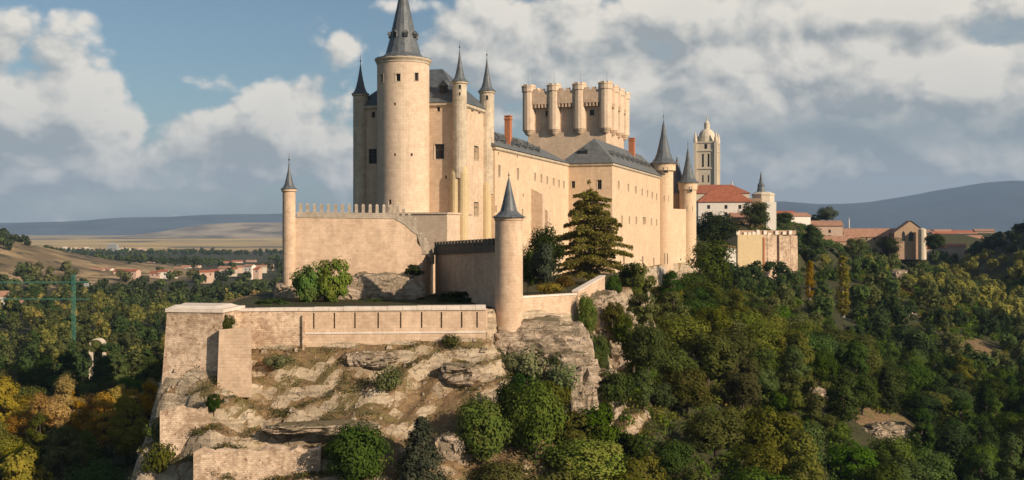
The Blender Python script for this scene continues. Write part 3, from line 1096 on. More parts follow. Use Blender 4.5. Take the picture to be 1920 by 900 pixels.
# corner turrets of the keep with their half-round buttresses
turret('turret', A2(C0, 0.3, 0.3), 1.4, -8, 25.9, 31.6)
turret('turret', A2(C1, 0.0, 0.0), 1.32, 9.5, 27.3, 33.1, slit=[(862, 163, .45, .8), (862, 176, .3, .6)])
turret('turret', A2(C2, -0.6, 0.2), 1.45, 7.0, 27.4, 34.0, slit=[(913, 183, .5, .9)])
m = MB()
for (da, db, r) in ((-0.35, -0.75, 0.95), (-0.2, 0.75, 1.0), (1.3, 0.3, 0.8)):
    m.lathe(A2(C1, da, db), [(r, -11), (r, 10.2), (r * .6, 11.6), (0.2, 12.0)], 14)
m.build('buttress', M['ochre'], castle, 'ochre clustered half-round corner buttress')
m = MB()
for (da, db, r) in ((-1.2, 0.3, 1.0), (0.4, 0.6, 1.1)):
    m.lathe(A2(C2, da, db), [(r, -11), (r, 8.8), (r * .6, 10.2), (0.2, 10.6)], 14)
m.build('buttress', M['ochre'], castle)

# --- the great round tower in front of the keep
TC = Vector((-20.3, 191.2, 0))
TR = 4.85
TZ = 31.2
holes = []
for (px, py, w, h) in ((746.5, 145, .85, 1.35), (781, 144, .75, 1.5), (716, 147, .8, 1.4), (740, 195, .4, .5), (740, 290, .4, .5), (772, 290, .4, .5), (731, 381, .55, 1.3)):
    u, z = on_cyl(TC, TR, px, py)
    holes.append((u - w / 2, u + w / 2, z - h / 2, z + h / 2))
m = MB()
fn = cyl_fn(TC, TR)
L2 = math.pi * TR
m.panel(fn, -L2, L2, 1.0, TZ, holes, du=0.45, depth=0.5)
m.lathe(TC, [(TR, TZ - .6), (TR + .12, TZ - .55), (TR + .12, TZ - .3), (TR + .42, TZ + .1), (TR + .42, TZ + .35)], 64, mi=1)
m.lathe(TC, [(TR + .35, -11), (TR + .35, 2.2), (TR + .02, 2.5)], 64, mi=0)
tower = m.build('round_tower', [M['tower'], M['grey']], castle, 'tall round stone tower with a slate needle spire')
for h in holes:
    window_on(fn, h, tower, depth=.5, bars=False, frame=h[1] - h[0] > .6)
SZ = TZ + .35
spire(TC, [(TR + .5, SZ), (TR + .5, SZ + .12), (4.0, SZ + .45), (3.3, SZ + 1.1), (3.0, SZ + 2.2), (2.55, SZ + 3.8), (2.1, SZ + 5.9), (1.55, SZ + 8.4), (0.95, SZ + 11.2), (0.45, SZ + 13.8), (.12, SZ + 15.6)], tower, 16, finial=3.0)
for k in range(8):                     # ring of lucarnes half way up the spire
    an = 2 * math.pi * (k + .35) / 8
    d = Vector((math.cos(an), math.sin(an), 0))
    n = Vector((d.y, -d.x, 0))
    dormer(TC + n * 2.75, d, SZ + 4.0, .75, 1.15, 1.0, tower)

# podium under the tower
m = MB()
p0, p1 = Vector((XX(722, 184), 186.5, 0)), Vector((XX(839, 183.5), 182.6, 0))
dd = (p1 - p0).normalized()
m.prism([p0, p1, p1 + AX * 14, p0 + AX * 14], -11, 2.75)
m.prism([p0 - dd * .2 + Vector((dd.y, -dd.x, 0)) * .2, p1 + dd * .2 + Vector((dd.y, -dd.x, 0)) * .2, p1 + AX * 13 + dd * .2, p0 + AX * 13 - dd * .2], 2.753, 3.05)
m.build('podium', M['tower'], castle)

# --- long south wing
sw = [hole_px(W1, AX, 936, 321, 1.2, 2.3) + ('glass', 1), hole_px(W1, AX, 971, 326, 1.2, 2.3) + ('glass', 1)]
for px, py in ((1003, 331), (1015, 334), (1026, 338), (1038, 341), (1048, 344), (1057, 346)):
    sw.append(hole_px(W1, AX, px, py, 1.1, 1.7) + ('shutter', 1))
for px, py in ((935, 288), (970, 294)):
    sw.append(hole_px(W1, AX, px, py, .8, .6) + ('shutter',))
for px, py, w, h in ((951, 400, 1.0, 1.8), (980, 400, 1.0, 1.8), (981, 366, .8, .6), (1031, 352, .5, .5), (930, 392, .9, 1.3)):
    sw.append(hole_px(W1, AX, px, py, w, h))
back1 = A2(W1, 0, -13)
wing1 = part_walls('south_wing', 'wing', castle, [back1, W1, W2, A2(W2, 0, -13)], -11.5, EAVE, {1: sw}, cornice=0.35)
m = MB()
rid = 21.2
ez = EAVE + .08
L1 = 56.9
o_ = .6
E0, E1 = A2(W1, -o_, o_) + UP * ez, A2(W1, L1 + o_, o_) + UP * ez
N0, N1 = A2(W1, -o_, -13 - o_) + UP * ez, A2(W1, L1 + o_, -13 - o_) + UP * ez
R0, R1 = A2(W1, 0.0, -6.5) + UP * rid, A2(W1, 40, -6.5) + UP * rid
m.face([E0, E1, R1, R0])
m.face([N1, N0, R0, R1])
m.face([E1, N1, R1])
m.face([N0, E0, R0])
m.build('roof', M['slate_roof'], wing1)
slope1 = (rid - ez) / (6.5 + o_)
for k in range(7):
    a = 5.5 + k * 5.0
    dormer(A2(W1, a, -1.4), AX, ez + slope1 * 2.0 - .15, 1.3, 1.5, 2.6, wing1)
for k in range(4):
    a = 10.5 + k * 8.0
    dormer(A2(W1, a, -3.9), AX, ez + slope1 * 4.5 - .15, 1.0, 1.0, 1.8, wing1)


def chimney(c, w, z0, z1, parent):
    m = MB()
    m.box(c, AX, w / 2, w * .4, z0, z1)
    m.box(c, AX, w / 2 + .12, w * .4 + .12, z1 - .7, z1 - .4)
    m.box(c, AX, w / 2 + .1, w * .4 + .1, z1, z1 + .2)
    return m.build('chimney', M['brick'], parent)


chimney(V(953, 0, 218), 1.5, 17.5, 24.0, wing1)
# wall buttresses of the south wing
for px, top, dep, wd in ((996, 360, 2.6, 2.0), (1011, 391, 2.0, 1.8)):
    t, z = on_plane(W1, AX, px, top)
    m = MB()
    c = A2(W1, t, dep / 2)
    q = [A2(W1, t, 0), A2(W1, t, dep), A2(W1, t + wd, dep), A2(W1, t + wd, 0)]
    m.prism(q, -11.5, [z + .8, z - .6, z - .6, z + .8])
    m.build('buttress', M['ashlar'], wing1)

# --- second wing, deeper to the right
H2 = {0: [hole_px(A2(W3, 0, -13), BX, 1075, 346, .9, 1.7) + ('glass', 1), hole_px(A2(W3, 0, -13), BX, 1124, 346, 1.1, 2.3) + ('glass', 1)], 1: []}
for px, py in ((1160, 347), (1178, 352), (1192, 356), (1204, 360), (1214, 363), (1223, 366), (1231, 369)):
    H2[1].append(hole_px(W3, AX, px, py, 1.7, 1.9) + ('shutter', 1))
for px, py, w in ((1166, 412, 1.4), (1180, 413, 1.4), (1193, 413, 1.6), (1208, 414, 4.2), (1221, 416, 1.8), (1231, 417, 1.8)):
    H2[1].append(hole_px(W3, AX, px, py, w, 2.0) + ('shutter', 1))
for px, py in ((1170, 486), (1205, 488), (1226, 490)):
    H2[1].append(hole_px(W3, AX, px, py, 2.2, 2.2))
LW2 = 71.5
wing2 = part_walls('east_wing', 'wing', castle, [A2(W3, 0, -13), W3, W4, A2(W4, 0, -13)], -12.5, EAVE, H2, cornice=0.35)
m = MB()
rid2 = 23.4
E0, E1 = A2(W3, -o_, o_) + UP * ez, A2(W3, LW2, o_) + UP * ez
N0, N1 = A2(W3, -o_, -13 - o_) + UP * ez, A2(W3, LW2, -13 - o_) + UP * ez
R0, R1 = A2(W3, 8.0, -6.5) + UP * rid2, A2(W3, LW2, -6.5) + UP * rid2
m.face([E0, E1, R1, R0])
m.face([N1, N0, R0, R1])
m.face([N0, E0, R0])
m.face([E1, N1, R1])
m.build('roof', M['slate_roof'], wing2)
slope2 = (rid2 - ez) / (6.5 + o_)
for k in range(9):
    dormer(A2(W3, 9 + k * 6.5, -1.7), AX, ez + slope2 * 2.3 - .2, 1.7, 1.7, 2.4, wing2)
dormer(A2(W3, 2.6, -8.2), BX, ez + (rid2 - ez) / 8.6 * 3.2 - .2, 2.6, 1.7, 3.0, wing2)
chimney(A2(W3, 52, -5.5), 2.0, 20.5, 27.0, wing2)
# low roof that joins the two wings
m = MB()
q = [A2(W2, -14, -15), A2(W2, 4, -15), A2(W2, 4, -26), A2(W2, -14, -26)]
m.prism(q, -11, 16.0)
m.build('courtyard_block', M['wing'], castle)
m = MB()
p = [A2(W2, -15, -14.4) + UP * 16.1, A2(W2, 5, -14.4) + UP * 16.1, A2(W2, 5, -27) + UP * 16.1, A2(W2, -15, -27) + UP * 16.1]
ra, rb = A2(W2, -9, -20.5) + UP * 22.6, A2(W2, -1, -20.5) + UP * 22.6
m.face([p[0], p[1], rb, ra])
m.face([p[1], p[2], rb])
m.face([p[2], p[3], ra, rb])
m.face([p[3], p[0], ra])
m.build('courtyard_roof', M['slate_roof'], castle)

# plinth of rough grey masonry at the far end of the wing
m = MB()
t0, _z = on_plane(W3, AX, 1212, 500)
q = [A2(W3, t0, -1), A2(W3, t0, 2.2), A2(W4, 4, 2.8), A2(W4, 4, -1)]
m.prism(q, -24, -11.6, top=[A2(W3, t0, -1), A2(W3, t0, 1.4), A2(W4, 4, 1.8), A2(W4, 4, -1)])
m.build('plinth', M['plinth'], castle)

# --- round corner tower at the end of the wing and the narrower one behind it
c = A2(W4, 0.5, 0.6)
turret('corner_tower', c, 3.0, -20, 20.6, 34.2, mat='wing', head=0.75, slit=[(1248, 319, 1.5, 1.7), (1250, 372, 1.5, 1.7), (1249, 485, 1.0, 3.2)], seg=32)
turret('corner_tower', T2C, 2.75, -20, 15.4, 27.2, mat='wing', head=0.35, slit=[(1295, 355, 1.0, 1.8), (1294, 391, 1.8, 1.6)], seg=32)
m = MB()
c2 = A2(T2C, 3.0, -4.0)
m.lathe(c2, [(2.6, -15), (2.6, 12.0)], 20)
m.lathe(c2, [(3.0, 12.0), (2.4, 14), (1.5, 19), (.1, 24.5)], 12, mi=1)
m.build('stair_tower', [M['brown'], M['slate']], castle, 'shaded slate-hung stair tower between the two corner towers')
m = MB()
w0, w1 = A2(W4, 1.0, 1.0), A2(T2C, 0, 0.4)
dw = (w1 - w0).normalized()
nw = Vector((dw.y, -dw.x, 0))
m.prism([w0, w1, w1 - nw * 6, w0 - nw * 6], -20, 6.6)
m.build('link_wall', M['wing'], castle)
m = MB()
m.prism([A2(W4, 0, -12), A2(W4, 0, -2.5), A2(W4, 12, -2.5), A2(W4, 12, -12)], -10, 13.5)
m.build('end_block', M['ashlar'], castle)

# --- the great crenellated tower
gt_holes = {0: [hole_px(J0, BX, 1027, 213, 1.5, 1.9) + ('glass', 1), hole_px(J0, BX, 1110, 211, 1.5, 1.9) + ('glass', 1)],
            1: [hole_px(J1, AX, 1150, 207, 1.6, 2.0)]}
GZ0, GZ1 = -8.0, 41.0
great = part_walls('great_tower', 'ashlar', castle, [J0, J1, J2, J3], GZ0, 31.6, {})
great['label'] = 'great square tower crowned by round bartizans'
IN = 0.45                                 # the upper storey stands back between the bartizans
K0, K1, K2, K3 = A2(J0, IN, IN), A2(J1, IN, -IN), A2(J2, -IN, -IN), A2(J3, -IN, IN)
gt_holes = {0: [hole_px(K0, BX, 1027, 213, 1.5, 1.9) + ('glass', 1), hole_px(K0, BX, 1110, 211, 1.5, 1.9) + ('glass', 1)], 1: [hole_px(K1, AX, 1150, 207, 1.6, 2.0)]}
m = MB()
for i, (p, q) in enumerate(((K0, K1), (K1, K2), (K2, K3), (K3, K0))):
    m.panel(plane_fn(p, q - p), 0, (q - p).length, 31.5, GZ1 + .4, gt_holes.get(i, []), du=6)
m.build('upper_storey', M['ashlar'], great)
for i, (p, q) in enumerate(((K0, K1), (K1, K2))):
    for h in gt_holes[i]:
        window_on(plane_fn(p, q - p), h, great)
m = MB()                                 # machicolated parapet with its band of corbels
for (p, q) in ((J0, J1), (J1, J2), (J2, J3), (J3, J0)):
    d = (q - p)
    ln = d.length
    d = d.normalized()
    n = Vector((d.y, -d.x, 0))
    m.prism([p + n * 1.25, q + n * 1.25, q - n * 1.3, p - n * 1.3], 41.0, 45.2)
    k = 0.6
    while k < ln - .4:
        c = p + d * k + n * .25
        m.box((c.x, c.y), d, .3, .95, 39.8, 40.997)
        k += 1.15
    k = 1.0
    while k < ln - 1:
        c = p + d * k + n * .85
        m.box((c.x, c.y), d, .7, .36, 45.203, 46.0)
        k += 2.15
m.build('parapet', M['terrace'], great)


def bartizan(c, z0=32.6, top=47.2, r=2.05):
    m = MB()
    m.lathe(c, [(r * .35, z0 - 1.7), (r * .6, z0 - 1.2), (r * .62, z0 - 1.0), (r * .85, z0 - .4), (r * .88, z0 - .2), (r, z0), (r, top - 2.2), (r + .28, top - 1.9), (r + .28, top - .5), (r + .4, top - .4), (r + .4, top)], 12, rot=R(15))
    for k in range(6):
        a = 2 * math.pi * (k + .5) / 6
        q = Vector((c[0] + (r + .02) * math.sin(a), c[1] - (r + .02) * math.cos(a), 0))
        m.box((q.x, q.y), (math.cos(a), math.sin(a)), .7, .28, top + .003, top + .38)
    return m.build('bartizan', M['tower'], great)


for k in range(4):
    bartizan(A2(J0, .1, 26.3 * k / 3 * .985 + .2))
for k in range(1, 4):
    bartizan(A2(J1, 28.0 * k / 3, -.1))
for k in range(0, 3):
    bartizan(A2(J3, .4, 26.3 * k / 3))
for k in range(1, 3):
    bartizan(A2(J0, 28.0 * k / 3, -.4))
for k in range(5):
    f = MB()
    c = A2(J0, -.5 + .3 * k, 26.3 * (k % 4) / 3 + .2)
    if k < 4:
        f.lathe(c, [(.05, 47.2), (.03, 51.5)], 6)
        f.build('lightning_rod', M['lead'], great)

# ------------------------------------------------------------------ terrace walls in front of the castle
def add_copies(src, spots, parent):
    """copies of one part at further plan points (the first spot is the part itself)"""
    for (x, y, z) in spots:
        c = src.copy()
        COL.objects.link(c)
        c.parent = parent
        c.location = Vector((x, y, z)) - BASE[parent.name]


def merlon(name, d, hl, hd, h, mat, parent, spots, cap=True):
    m = MB()
    x, y, z = spots[0]
    m.box((x, y), d, hl, hd, z, z + h * .86)
    if cap:
        d2 = Vector((d[0], d[1], 0)).normalized()
        n2 = Vector((d2.y, -d2.x, 0))
        c = Vector((x, y, 0))
        q = [c - d2 * hl + n2 * hd, c + d2 * hl + n2 * hd, c + d2 * hl - n2 * hd, c - d2 * hl - n2 * hd]
        m.prism(q, z + h * .86 + .002, z + h, top=[c + (p - c) * .35 for p in q])
    o = m.build(name, mat, parent)
    add_copies(o, spots[1:], parent)


# upper terrace wall
u0, u1 = V(542, 0, 163.0), V(791, 0, 165.0)
u0.z = u1.z = 0
uw = thing('terrace_wall', 'upper terrace wall with pointed merlons below the round tower', 'castle wall', ((u0.x + u1.x) / 2, 164, -11))
du_ = (u1 - u0).normalized()
un = Vector((du_.y, -du_.x, 0))
ulen = (u1 - u0).length
ts = (V(738, 0, 163.5).x - u0.x) / du_.x        # where the top begins to step down
m = MB()
fn = plane_fn(u0, du_)
prof = [(0, ZZ(408, 165)), (ts, ZZ(410, 163.5)), (ts + 1.6, ZZ(420, 163.3)), (ts + 2.6, ZZ(432, 163.2)), (ts + 3.6, ZZ(440, 163.1)), (ulen - .8, ZZ(455, 163)), (ulen, ZZ(468, 163))]
for (a, za), (b, zb) in zip(prof, prof[1:]):
    n = max(1, int((b - a) / 2))
    for k in range(n):
        f0, f1 = a + (b - a) * k / n, a + (b - a) * (k + 1) / n
        y0, y1 = za + (zb - za) * k / n, za + (zb - za) * (k + 1) / n
        m.face([fn(f0, -14, .35), fn(f1, -14, .35), fn(f1, y1, 0), fn(f0, y0, 0)], [(f0, -14), (f1, -14), (f1, y1), (f0, y0)])
        m.face([fn(f0, y0, 0), fn(f1, y1, 0), fn(f1, y1, -1.4), fn(f0, y0, -1.4)])
        m.face([fn(f1, -14, -1.4), fn(f0, -14, -1.4), fn(f0, y0, -1.4), fn(f1, y1, -1.4)])
m.face([fn(ulen, -14, .35), fn(ulen, -14, -1.4), fn(ulen, prof[-1][1], -1.4), fn(ulen, prof[-1][1], 0)])
m.face([fn(0, -14, -1.4), fn(0, -14, .35), fn(0, prof[0][1], 0), fn(0, prof[0][1], -1.4)])
# return wall that runs back towards the keep
r_end = Vector((XX(842, 188), 188, 0))
rd = (r_end - u1).normalized()
rl = (r_end - u1).length
m.panel(plane_fn(u1, rd), 0.0, rl, -14, -4.2, du=3)
m.panel(plane_fn(r_end - Vector((rd.y, -rd.x, 0)) * 1.2, -rd), 0.0, rl, -14, -4.2, du=3)
m.face([u1 + UP * -4.2, r_end + UP * -4.2, r_end - Vector((rd.y, -rd.x, 0)) * 1.2 + UP * -4.2, u1 - Vector((rd.y, -rd.x, 0)) * 1.2 + UP * -4.2])
m.build('wall', M['terrace'], uw)
m = MB()
fn2 = plane_fn(u0, du_)
zt = lambda t: np.interp(t, [p[0] for p in prof], [p[1] for p in prof])
k = 1.2
while k < ulen - .05:
    b = min(k + (2.0 if k < ts - .01 else .9), ts if k < ts - .01 else ulen)
    m.prism([fn2(k, 0, .10), fn2(b, 0, .10), fn2(b, 0, -.45), fn2(k, 0, -.45)], [zt(k) + .003, zt(b) + .003] * 2, [zt(k) + .9, zt(b) + .9, zt(b) + .9, zt(k) + .9])
    k = b
m.build('parapet', M['battlement'], uw)
sp_ = []
k = 1.8
while k < ts - .3:
    p = fn2(k, 0, -.18)
    sp_.append((p.x, p.y, zt(k) + .903))
    k += 1.1
merlon('merlon', du_, .24, .26, 1.4, M['battlement'], uw, sp_)
sp_ = []
k = ts + .5
while k < ulen + .2:
    p = fn2(k, 0, -.18)
    sp_.append((p.x, p.y, zt(k) + .55))
    k += .95
# the battlement turns the corner and goes on down the return wall
for j in range(5):
    p = u1 + rd * (0.9 + 1.5 * j) + Vector((.35, 0, 0))
    sp_.append((p.x, p.y, ZZ(466, 163) - .3 - .62 * j))
merlon('merlon', du_, .27, .26, 2.0, M['battlement'], uw, sp_)
lt = Vector((XX(542, 163), 163, 0))
o = turret('turret', lt, 1.02, -13.5, ZZ(356, 165), ZZ(308, 165), mat='terrace', parent=uw, seg=20)
m = MB()
m.lathe(lt, [(1.9, -15), (1.7, -11.2), (1.2, -9.4), (1.02, -9.0)], 20)
m.build('turret_foot', M['rock'], uw)

# dark wall between the terrace corner and the garden turret
s0 = Vector((XX(816, 172), 172, 0))
GTC = Vector((XX(954, 141), 141, 0))
s1 = Vector((GTC.x - 1.75, GTC.y + .8, 0))
sd_ = (s1 - s0).normalized()
sn = Vector((sd_.y, -sd_.x, 0))
slen = (s1 - s0).length
sw_ = thing('shaded_wall', 'shaded garden wall with dark merlons running back from the garden turret', 'castle wall', ((s0.x + s1.x) / 2, (s0.y + s1.y) / 2, -11))
m = MB()
m.prism([s0, s1, s1 - sn * 1.2, s0 - sn * 1.2], -15, [-4.3, -3.1, -3.1, -4.3])
m.build('wall', M['terrace'], sw_)
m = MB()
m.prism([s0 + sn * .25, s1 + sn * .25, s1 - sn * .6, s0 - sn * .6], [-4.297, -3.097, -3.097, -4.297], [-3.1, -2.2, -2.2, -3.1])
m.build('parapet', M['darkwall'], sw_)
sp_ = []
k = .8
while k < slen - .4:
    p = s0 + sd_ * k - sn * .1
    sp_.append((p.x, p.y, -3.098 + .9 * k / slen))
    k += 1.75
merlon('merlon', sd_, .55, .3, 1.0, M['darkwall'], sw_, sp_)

# garden turret
gt = MB()
r = 1.9
gz = ZZ(408, 141)
gt.lathe(GTC, [(r + .12, -20), (r + .05, -12), (r, gz - .5), (r + .1, gz - .35), (r + .18, gz)], 36)
g_o = gt.build('watch_turret', M['terrace'], None)
BASE[g_o.name] = g_o.location.copy()
tag(g_o, 'slim round watch turret with slate cone beside the shaded garden wall', 'turret')
spire(GTC, [(2.35, gz), (2.35, gz + .1), (1.8, gz + .35), (1.2, gz + .9), (.95, gz + 1.8), (.62, gz + 3.2), (.3, gz + 4.6), (.07, gz + 5.5)], g_o, 16, finial=.9)

# garden parapet to the right of the turret and the pale ramp wall beyond it
g0, g1 = Vector((GTC.x + 1.6, GTC.y + .3, 0)), Vector((XX(1081, 150), 150, 0))
gw = thing('garden_wall', 'low sunlit garden wall joining the watch turret on its right', 'castle wall', ((g0.x + g1.x) / 2, 146, -14))
gd = (g1 - g0).normalized()
gn = Vector((gd.y, -gd.x, 0))
m = MB()
m.prism([g0, g1, g1 - gn * .9, g0 - gn * .9], -19, [-9.5, -9.6, -9.6, -9.5])
m.build('wall', M['terrace'], gw)
m = MB()
m.prism([g0 + gn * .12, g1 + gn * .12, g1 - gn * 1.02, g0 - gn * 1.02], [-9.497, -9.597, -9.597, -9.497], [-9.25, -9.35, -9.35, -9.25])
m.build('coping', M['coping'], gw)
g2 = Vector((XX(1134, 172), 172, 0))
rw = thing('ramp_wall', 'pale retaining wall of the garden ramp at the cliff edge under the cedar', 'wall', ((g1.x + g2.x) / 2, 161, -13))
gd = (g2 - g1).normalized()
gn = Vector((gd.y, -gd.x, 0))
m = MB()
m.prism([g1 + gd * .9, g2, g2 - gn * .8, g1 + gd * .9 - gn * .8], -18, [-9.2, -7.9, -7.9, -9.2])
m.build('wall', M['terrace'], rw)
m = MB()
m.prism([g1 + gd * .9 + gn * .1, g2 + gn * .1, g2 - gn * .9, g1 + gd * .9 - gn * .9], [-9.197, -7.897, -7.897, -9.197], [-9.0, -7.7, -7.7, -9.0])
m.build('coping', M['coping'], rw)

# ------------------------------------------------------------------ lower rampart, bastion and ruined masonry
b0, b1 = Vector((XX(420, 131.5), 131.5, 0)), Vector((XX(911, 134.0), 134.0, 0))
lw = thing('rampart_wall', 'long lower rampart wall with narrow slots and a pale coping', 'castle wall', ((b0.x + b1.x) / 2, 133, -15))
bd = (b1 - b0).normalized()
bn = Vector((bd.y, -bd.x, 0))
blen = (b1 - b0).length
m = MB()
fn = plane_fn(b0, bd)
zt0, zt1 = ZZ(584, 131.5), ZZ(577, 134)
slots = []
split = (XX(569, 132) - b0.x) / bd.x
for px in (590, 628, 666, 709, 751, 790, 827, 865, 894):
    t = (XX(px, 133) - b0.x) / bd.x
    slots.append((t - .10, t + .10, zt0 - 2.3, zt0 - .25))
m.panel(fn, split, blen, -20, zt0, slots, du=2.0, depth=.5)
m.panel(lambda u, v, k: fn(blen - u, v, -1.0), 0, blen, -20, zt0, du=4)
m.face([fn(blen, -20, 0), fn(blen, -20, -1.0), fn(blen, zt0, -1), fn(blen, zt0, 0)])
for h in slots:
    a, b, c_, d_ = h
    m.face([fn(a, c_, -.5), fn(b, c_, -.5), fn(b, d_, -.5), fn(a, d_, -.5)])
m.face([fn(0, zt0, 0), fn(blen, zt0, 0), fn(blen, zt0, -1), fn(0, zt0, -1)])
rb = fn(blen, 0, -1.0)
m.prism([rb + Vector((0, 0, 0)), Vector((rb.x + .15, 139.4, 0)), Vector((rb.x - .8, 139.4, 0)), rb + Vector((-.9, 0, 0))], -21, zt0 - .2)
m.build('wall', M['terrace'], lw)
m = MB()
m.panel(fn, 0, split - .003, -20, zt0 - .003, du=2.0)
m.box(fn(split, 0, .16), bd, .16, .22, -19, zt0 - .5)
m.build('rubble_wall', M['rubble'], lw, 'patched rubble stretch of rampart with red stones')
m = MB()
k = 0.0
while k < blen - .01:
    e = min(k + 1.9, blen)
    j0, j1 = random.uniform(-.02, .02), random.uniform(-.02, .03)
    m.prism([fn(k + .015, 0, .18 + j0), fn(e - .015, 0, .18 + j0), fn(e - .015, 0, -1.15), fn(k + .015, 0, -1.15)], zt0 + .003, zt0 + .36 + j1 + (zt1 - zt0) * k / blen)
    k = e
m.build('coping', M['coping'], lw)
m = MB()                                  # stepped ridge of weathered plaster along the foot of the parapet
m.prism([fn(split + .2, 0, .10), fn(blen, 0, .10), fn(blen, 0, 0.003), fn(split + .2, 0, 0.003)], zt0 - 3.0, zt0 - 2.75)
m.build('string_course', M['coping'], lw)

bs = thing('bastion', 'square end bastion of the lower rampart on the left of the crag', 'bastion', (-39.5, 129, -19))
q = [Vector((XX(313, 128), 128.0, 0)), Vector((XX(417, 127), 127.0, 0)), Vector((XX(421, 127) + .6, 133.5, 0)), Vector((XX(313, 128) - 1.0, 135, 0))]
qb = [q[0] + Vector((-.5, -.7, 0)), q[1] + Vector((0.05, -.6, 0)), q[2], q[3] + Vector((-.5, 0, 0))]
m = MB()
zb = ZZ(585, 128)
NB = 5
for k in range(NB):
    f0, f1 = k / NB, (k + 1) / NB
    la = [b.lerp(t, f0) for b, t in zip(qb, q)]
    lb = [b.lerp(t, f1) for b, t in zip(qb, q)]
    za, zc = -20.5 + (zb + 20.5) * f0, -20.5 + (zb + 20.5) * f1
    for i in range(4):
        j = (i + 1) % 4
        for s in range(5):
            h0, h1 = s / 5, (s + 1) / 5
            m.face([la[i].lerp(la[j], h0) + UP * za, la[i].lerp(la[j], h1) + UP * za, lb[i].lerp(lb[j], h1) + UP * zc, lb[i].lerp(lb[j], h0) + UP * zc])
m.face([p + UP * zb for p in q])
m.build('wall', M['rubble'], bs)
m = MB()
cc = (q[0] + q[1] + q[2] + q[3]) / 4
qo = [cc + (p - cc) * 1.05 for p in q]
m.prism(qo, zb + .003, zb + .42)
m.prism([cc + (p - cc) * .9 for p in q], zb + .423, zb + .75, top=[cc + (p - cc) * .7 for p in q])
m.build('coping', M['coping'], bs)
m = MB()
bq = [Vector((XX(411, 125.4), 125.4, 0)), Vector((XX(471, 125.4), 125.4, 0)), Vector((XX(466, 131.2), 131.2, 0)), Vector((XX(416, 131.2), 131.2, 0))]
m.prism([p + Vector((0, -.5 if i < 2 else 0, 0)) + Vector((-.15 if i in (0, 3) else .2, 0, 0)) for i, p in enumerate(bq)], -20.5, [-12.3, -11.9, -12.5, -12.7], top=bq)
bt = m.build('rampart_buttress', M['terrace'])
tag(bt, 'stout masonry buttress against the rampart right of the end bastion', 'buttress')


def ruin(name, label, p0, p1, dep, z0, z1, mat, cat, n=8, seed=1):
    """a stump of old masonry with a broken top edge"""
    rr = random.Random(seed)
    d = (p1 - p0)
    nn = Vector((d.y, -d.x, 0)).normalized()
    m = MB()
    tops = [(z1 + rr.uniform(-.5, .2), z1 + rr.uniform(-.7, .1)) for _ in range(n + 1)]
    for k in range(n):
        a, b = p0 + d * (k / n), p0 + d * ((k + 1) / n)
        m.prism([a + nn * .15, b + nn * .15, b - nn * dep, a - nn * dep], z0, [tops[k][0], tops[k + 1][0], tops[k + 1][1], tops[k][1]])
    o = m.build(name, M[mat])
    return tag(o, label, cat)


ruin('masonry_block', 'broken masonry block on the slope below the end bastion', Vector((XX(302, 121.5), 121.2, 0)), Vector((XX(388, 121.5), 121.8, 0)), 2.5, -28, ZZ(764, 121.5), 'rubble', 'ruined wall', seed=4)
ruin('ruined_wall', 'long broken masonry footing along the bottom of the crag', Vector((XX(364, 116), 115.8, 0)), Vector((XX(600, 117.5), 117.8, 0)), 2.0, -34, ZZ(842, 116.5), 'rubble', 'ruined wall', n=16, seed=9)

# ------------------------------------------------------------------ rock outcrops
def outcrop(label, c, sx, sy, sz, seed, rough=.35, rot=0.0, name='rock_outcrop'):
    """a bedded limestone crag: ball pushed about by noise, with ledges along the beds"""
    import bmesh
    bm = bmesh.new()
    bmesh.ops.create_icosphere(bm, subdivisions=5, radius=1.0)
    co = np.array([tuple(v.co) for v in bm.verts])
    X, Yq, Zq = co[:, 0] + seed * 3.1, co[:, 1] + seed * 1.7, co[:, 2]
    n = fbm(X * 2 + Zq * 1.3, Yq * 2 - Zq * .9, 1.9, 5, .5)
    n2 = fbm(X * 3 - Zq * 2.1, Yq * 3 + Zq * 2.3 + 5, 0.8, 4, .55)
    # joints and beds: blocks that stand in or out by their own amount
    wx, wy, wz = X * sx + n * 1.2, Yq * sy + n2 * 1.0, Zq * sz + n * .9
    bi = (np.floor(wx / 1.7) * 7 + np.floor(wy / 1.9) * 13 + np.floor(wz / 1.15) * 29).astype(int)
    blk = _LAT[bi % 64, (bi // 64 + bi * 3) % 64] - .5
    bi2 = (np.floor(wx / 4.1) * 5 + np.floor(wy / 4.3) * 17 + np.floor(wz / 2.6) * 23).astype(int)
    blk2 = _LAT[bi2 % 64, (bi2 // 64 + bi2 * 5) % 64] - .5
    k_ = 1.0 / max(.8, (sx + sy + sz) / 3)
    s = 1 + rough * (n * .9 + n2 * .3) + (blk * .75 + blk2 * 1.2) * k_
    p = co * s[:, None]
    p = np.sign(p) * np.abs(p) ** .78
    ca_, sa_ = math.cos(rot), math.sin(rot)
    x, y = p[:, 0] * sx, p[:, 1] * sy
    for v, a, b, z in zip(bm.verts, x, y, p[:, 2] * sz):
        v.co = (a * ca_ - b * sa_, a * sa_ + b * ca_, z)
    me = bpy.data.meshes.new(name)
    bm.to_mesh(me)
    bm.free()
    me.materials.append(M['rock'])
    o = bpy.data.objects.new(name, me)
    o.location = c
    COL.objects.link(o)
    return tag(o, label, 'rock')


def P3(px, py, Y):
    return V(px, py, Y)


def GP(px, py):
    return ground_at(px, py)


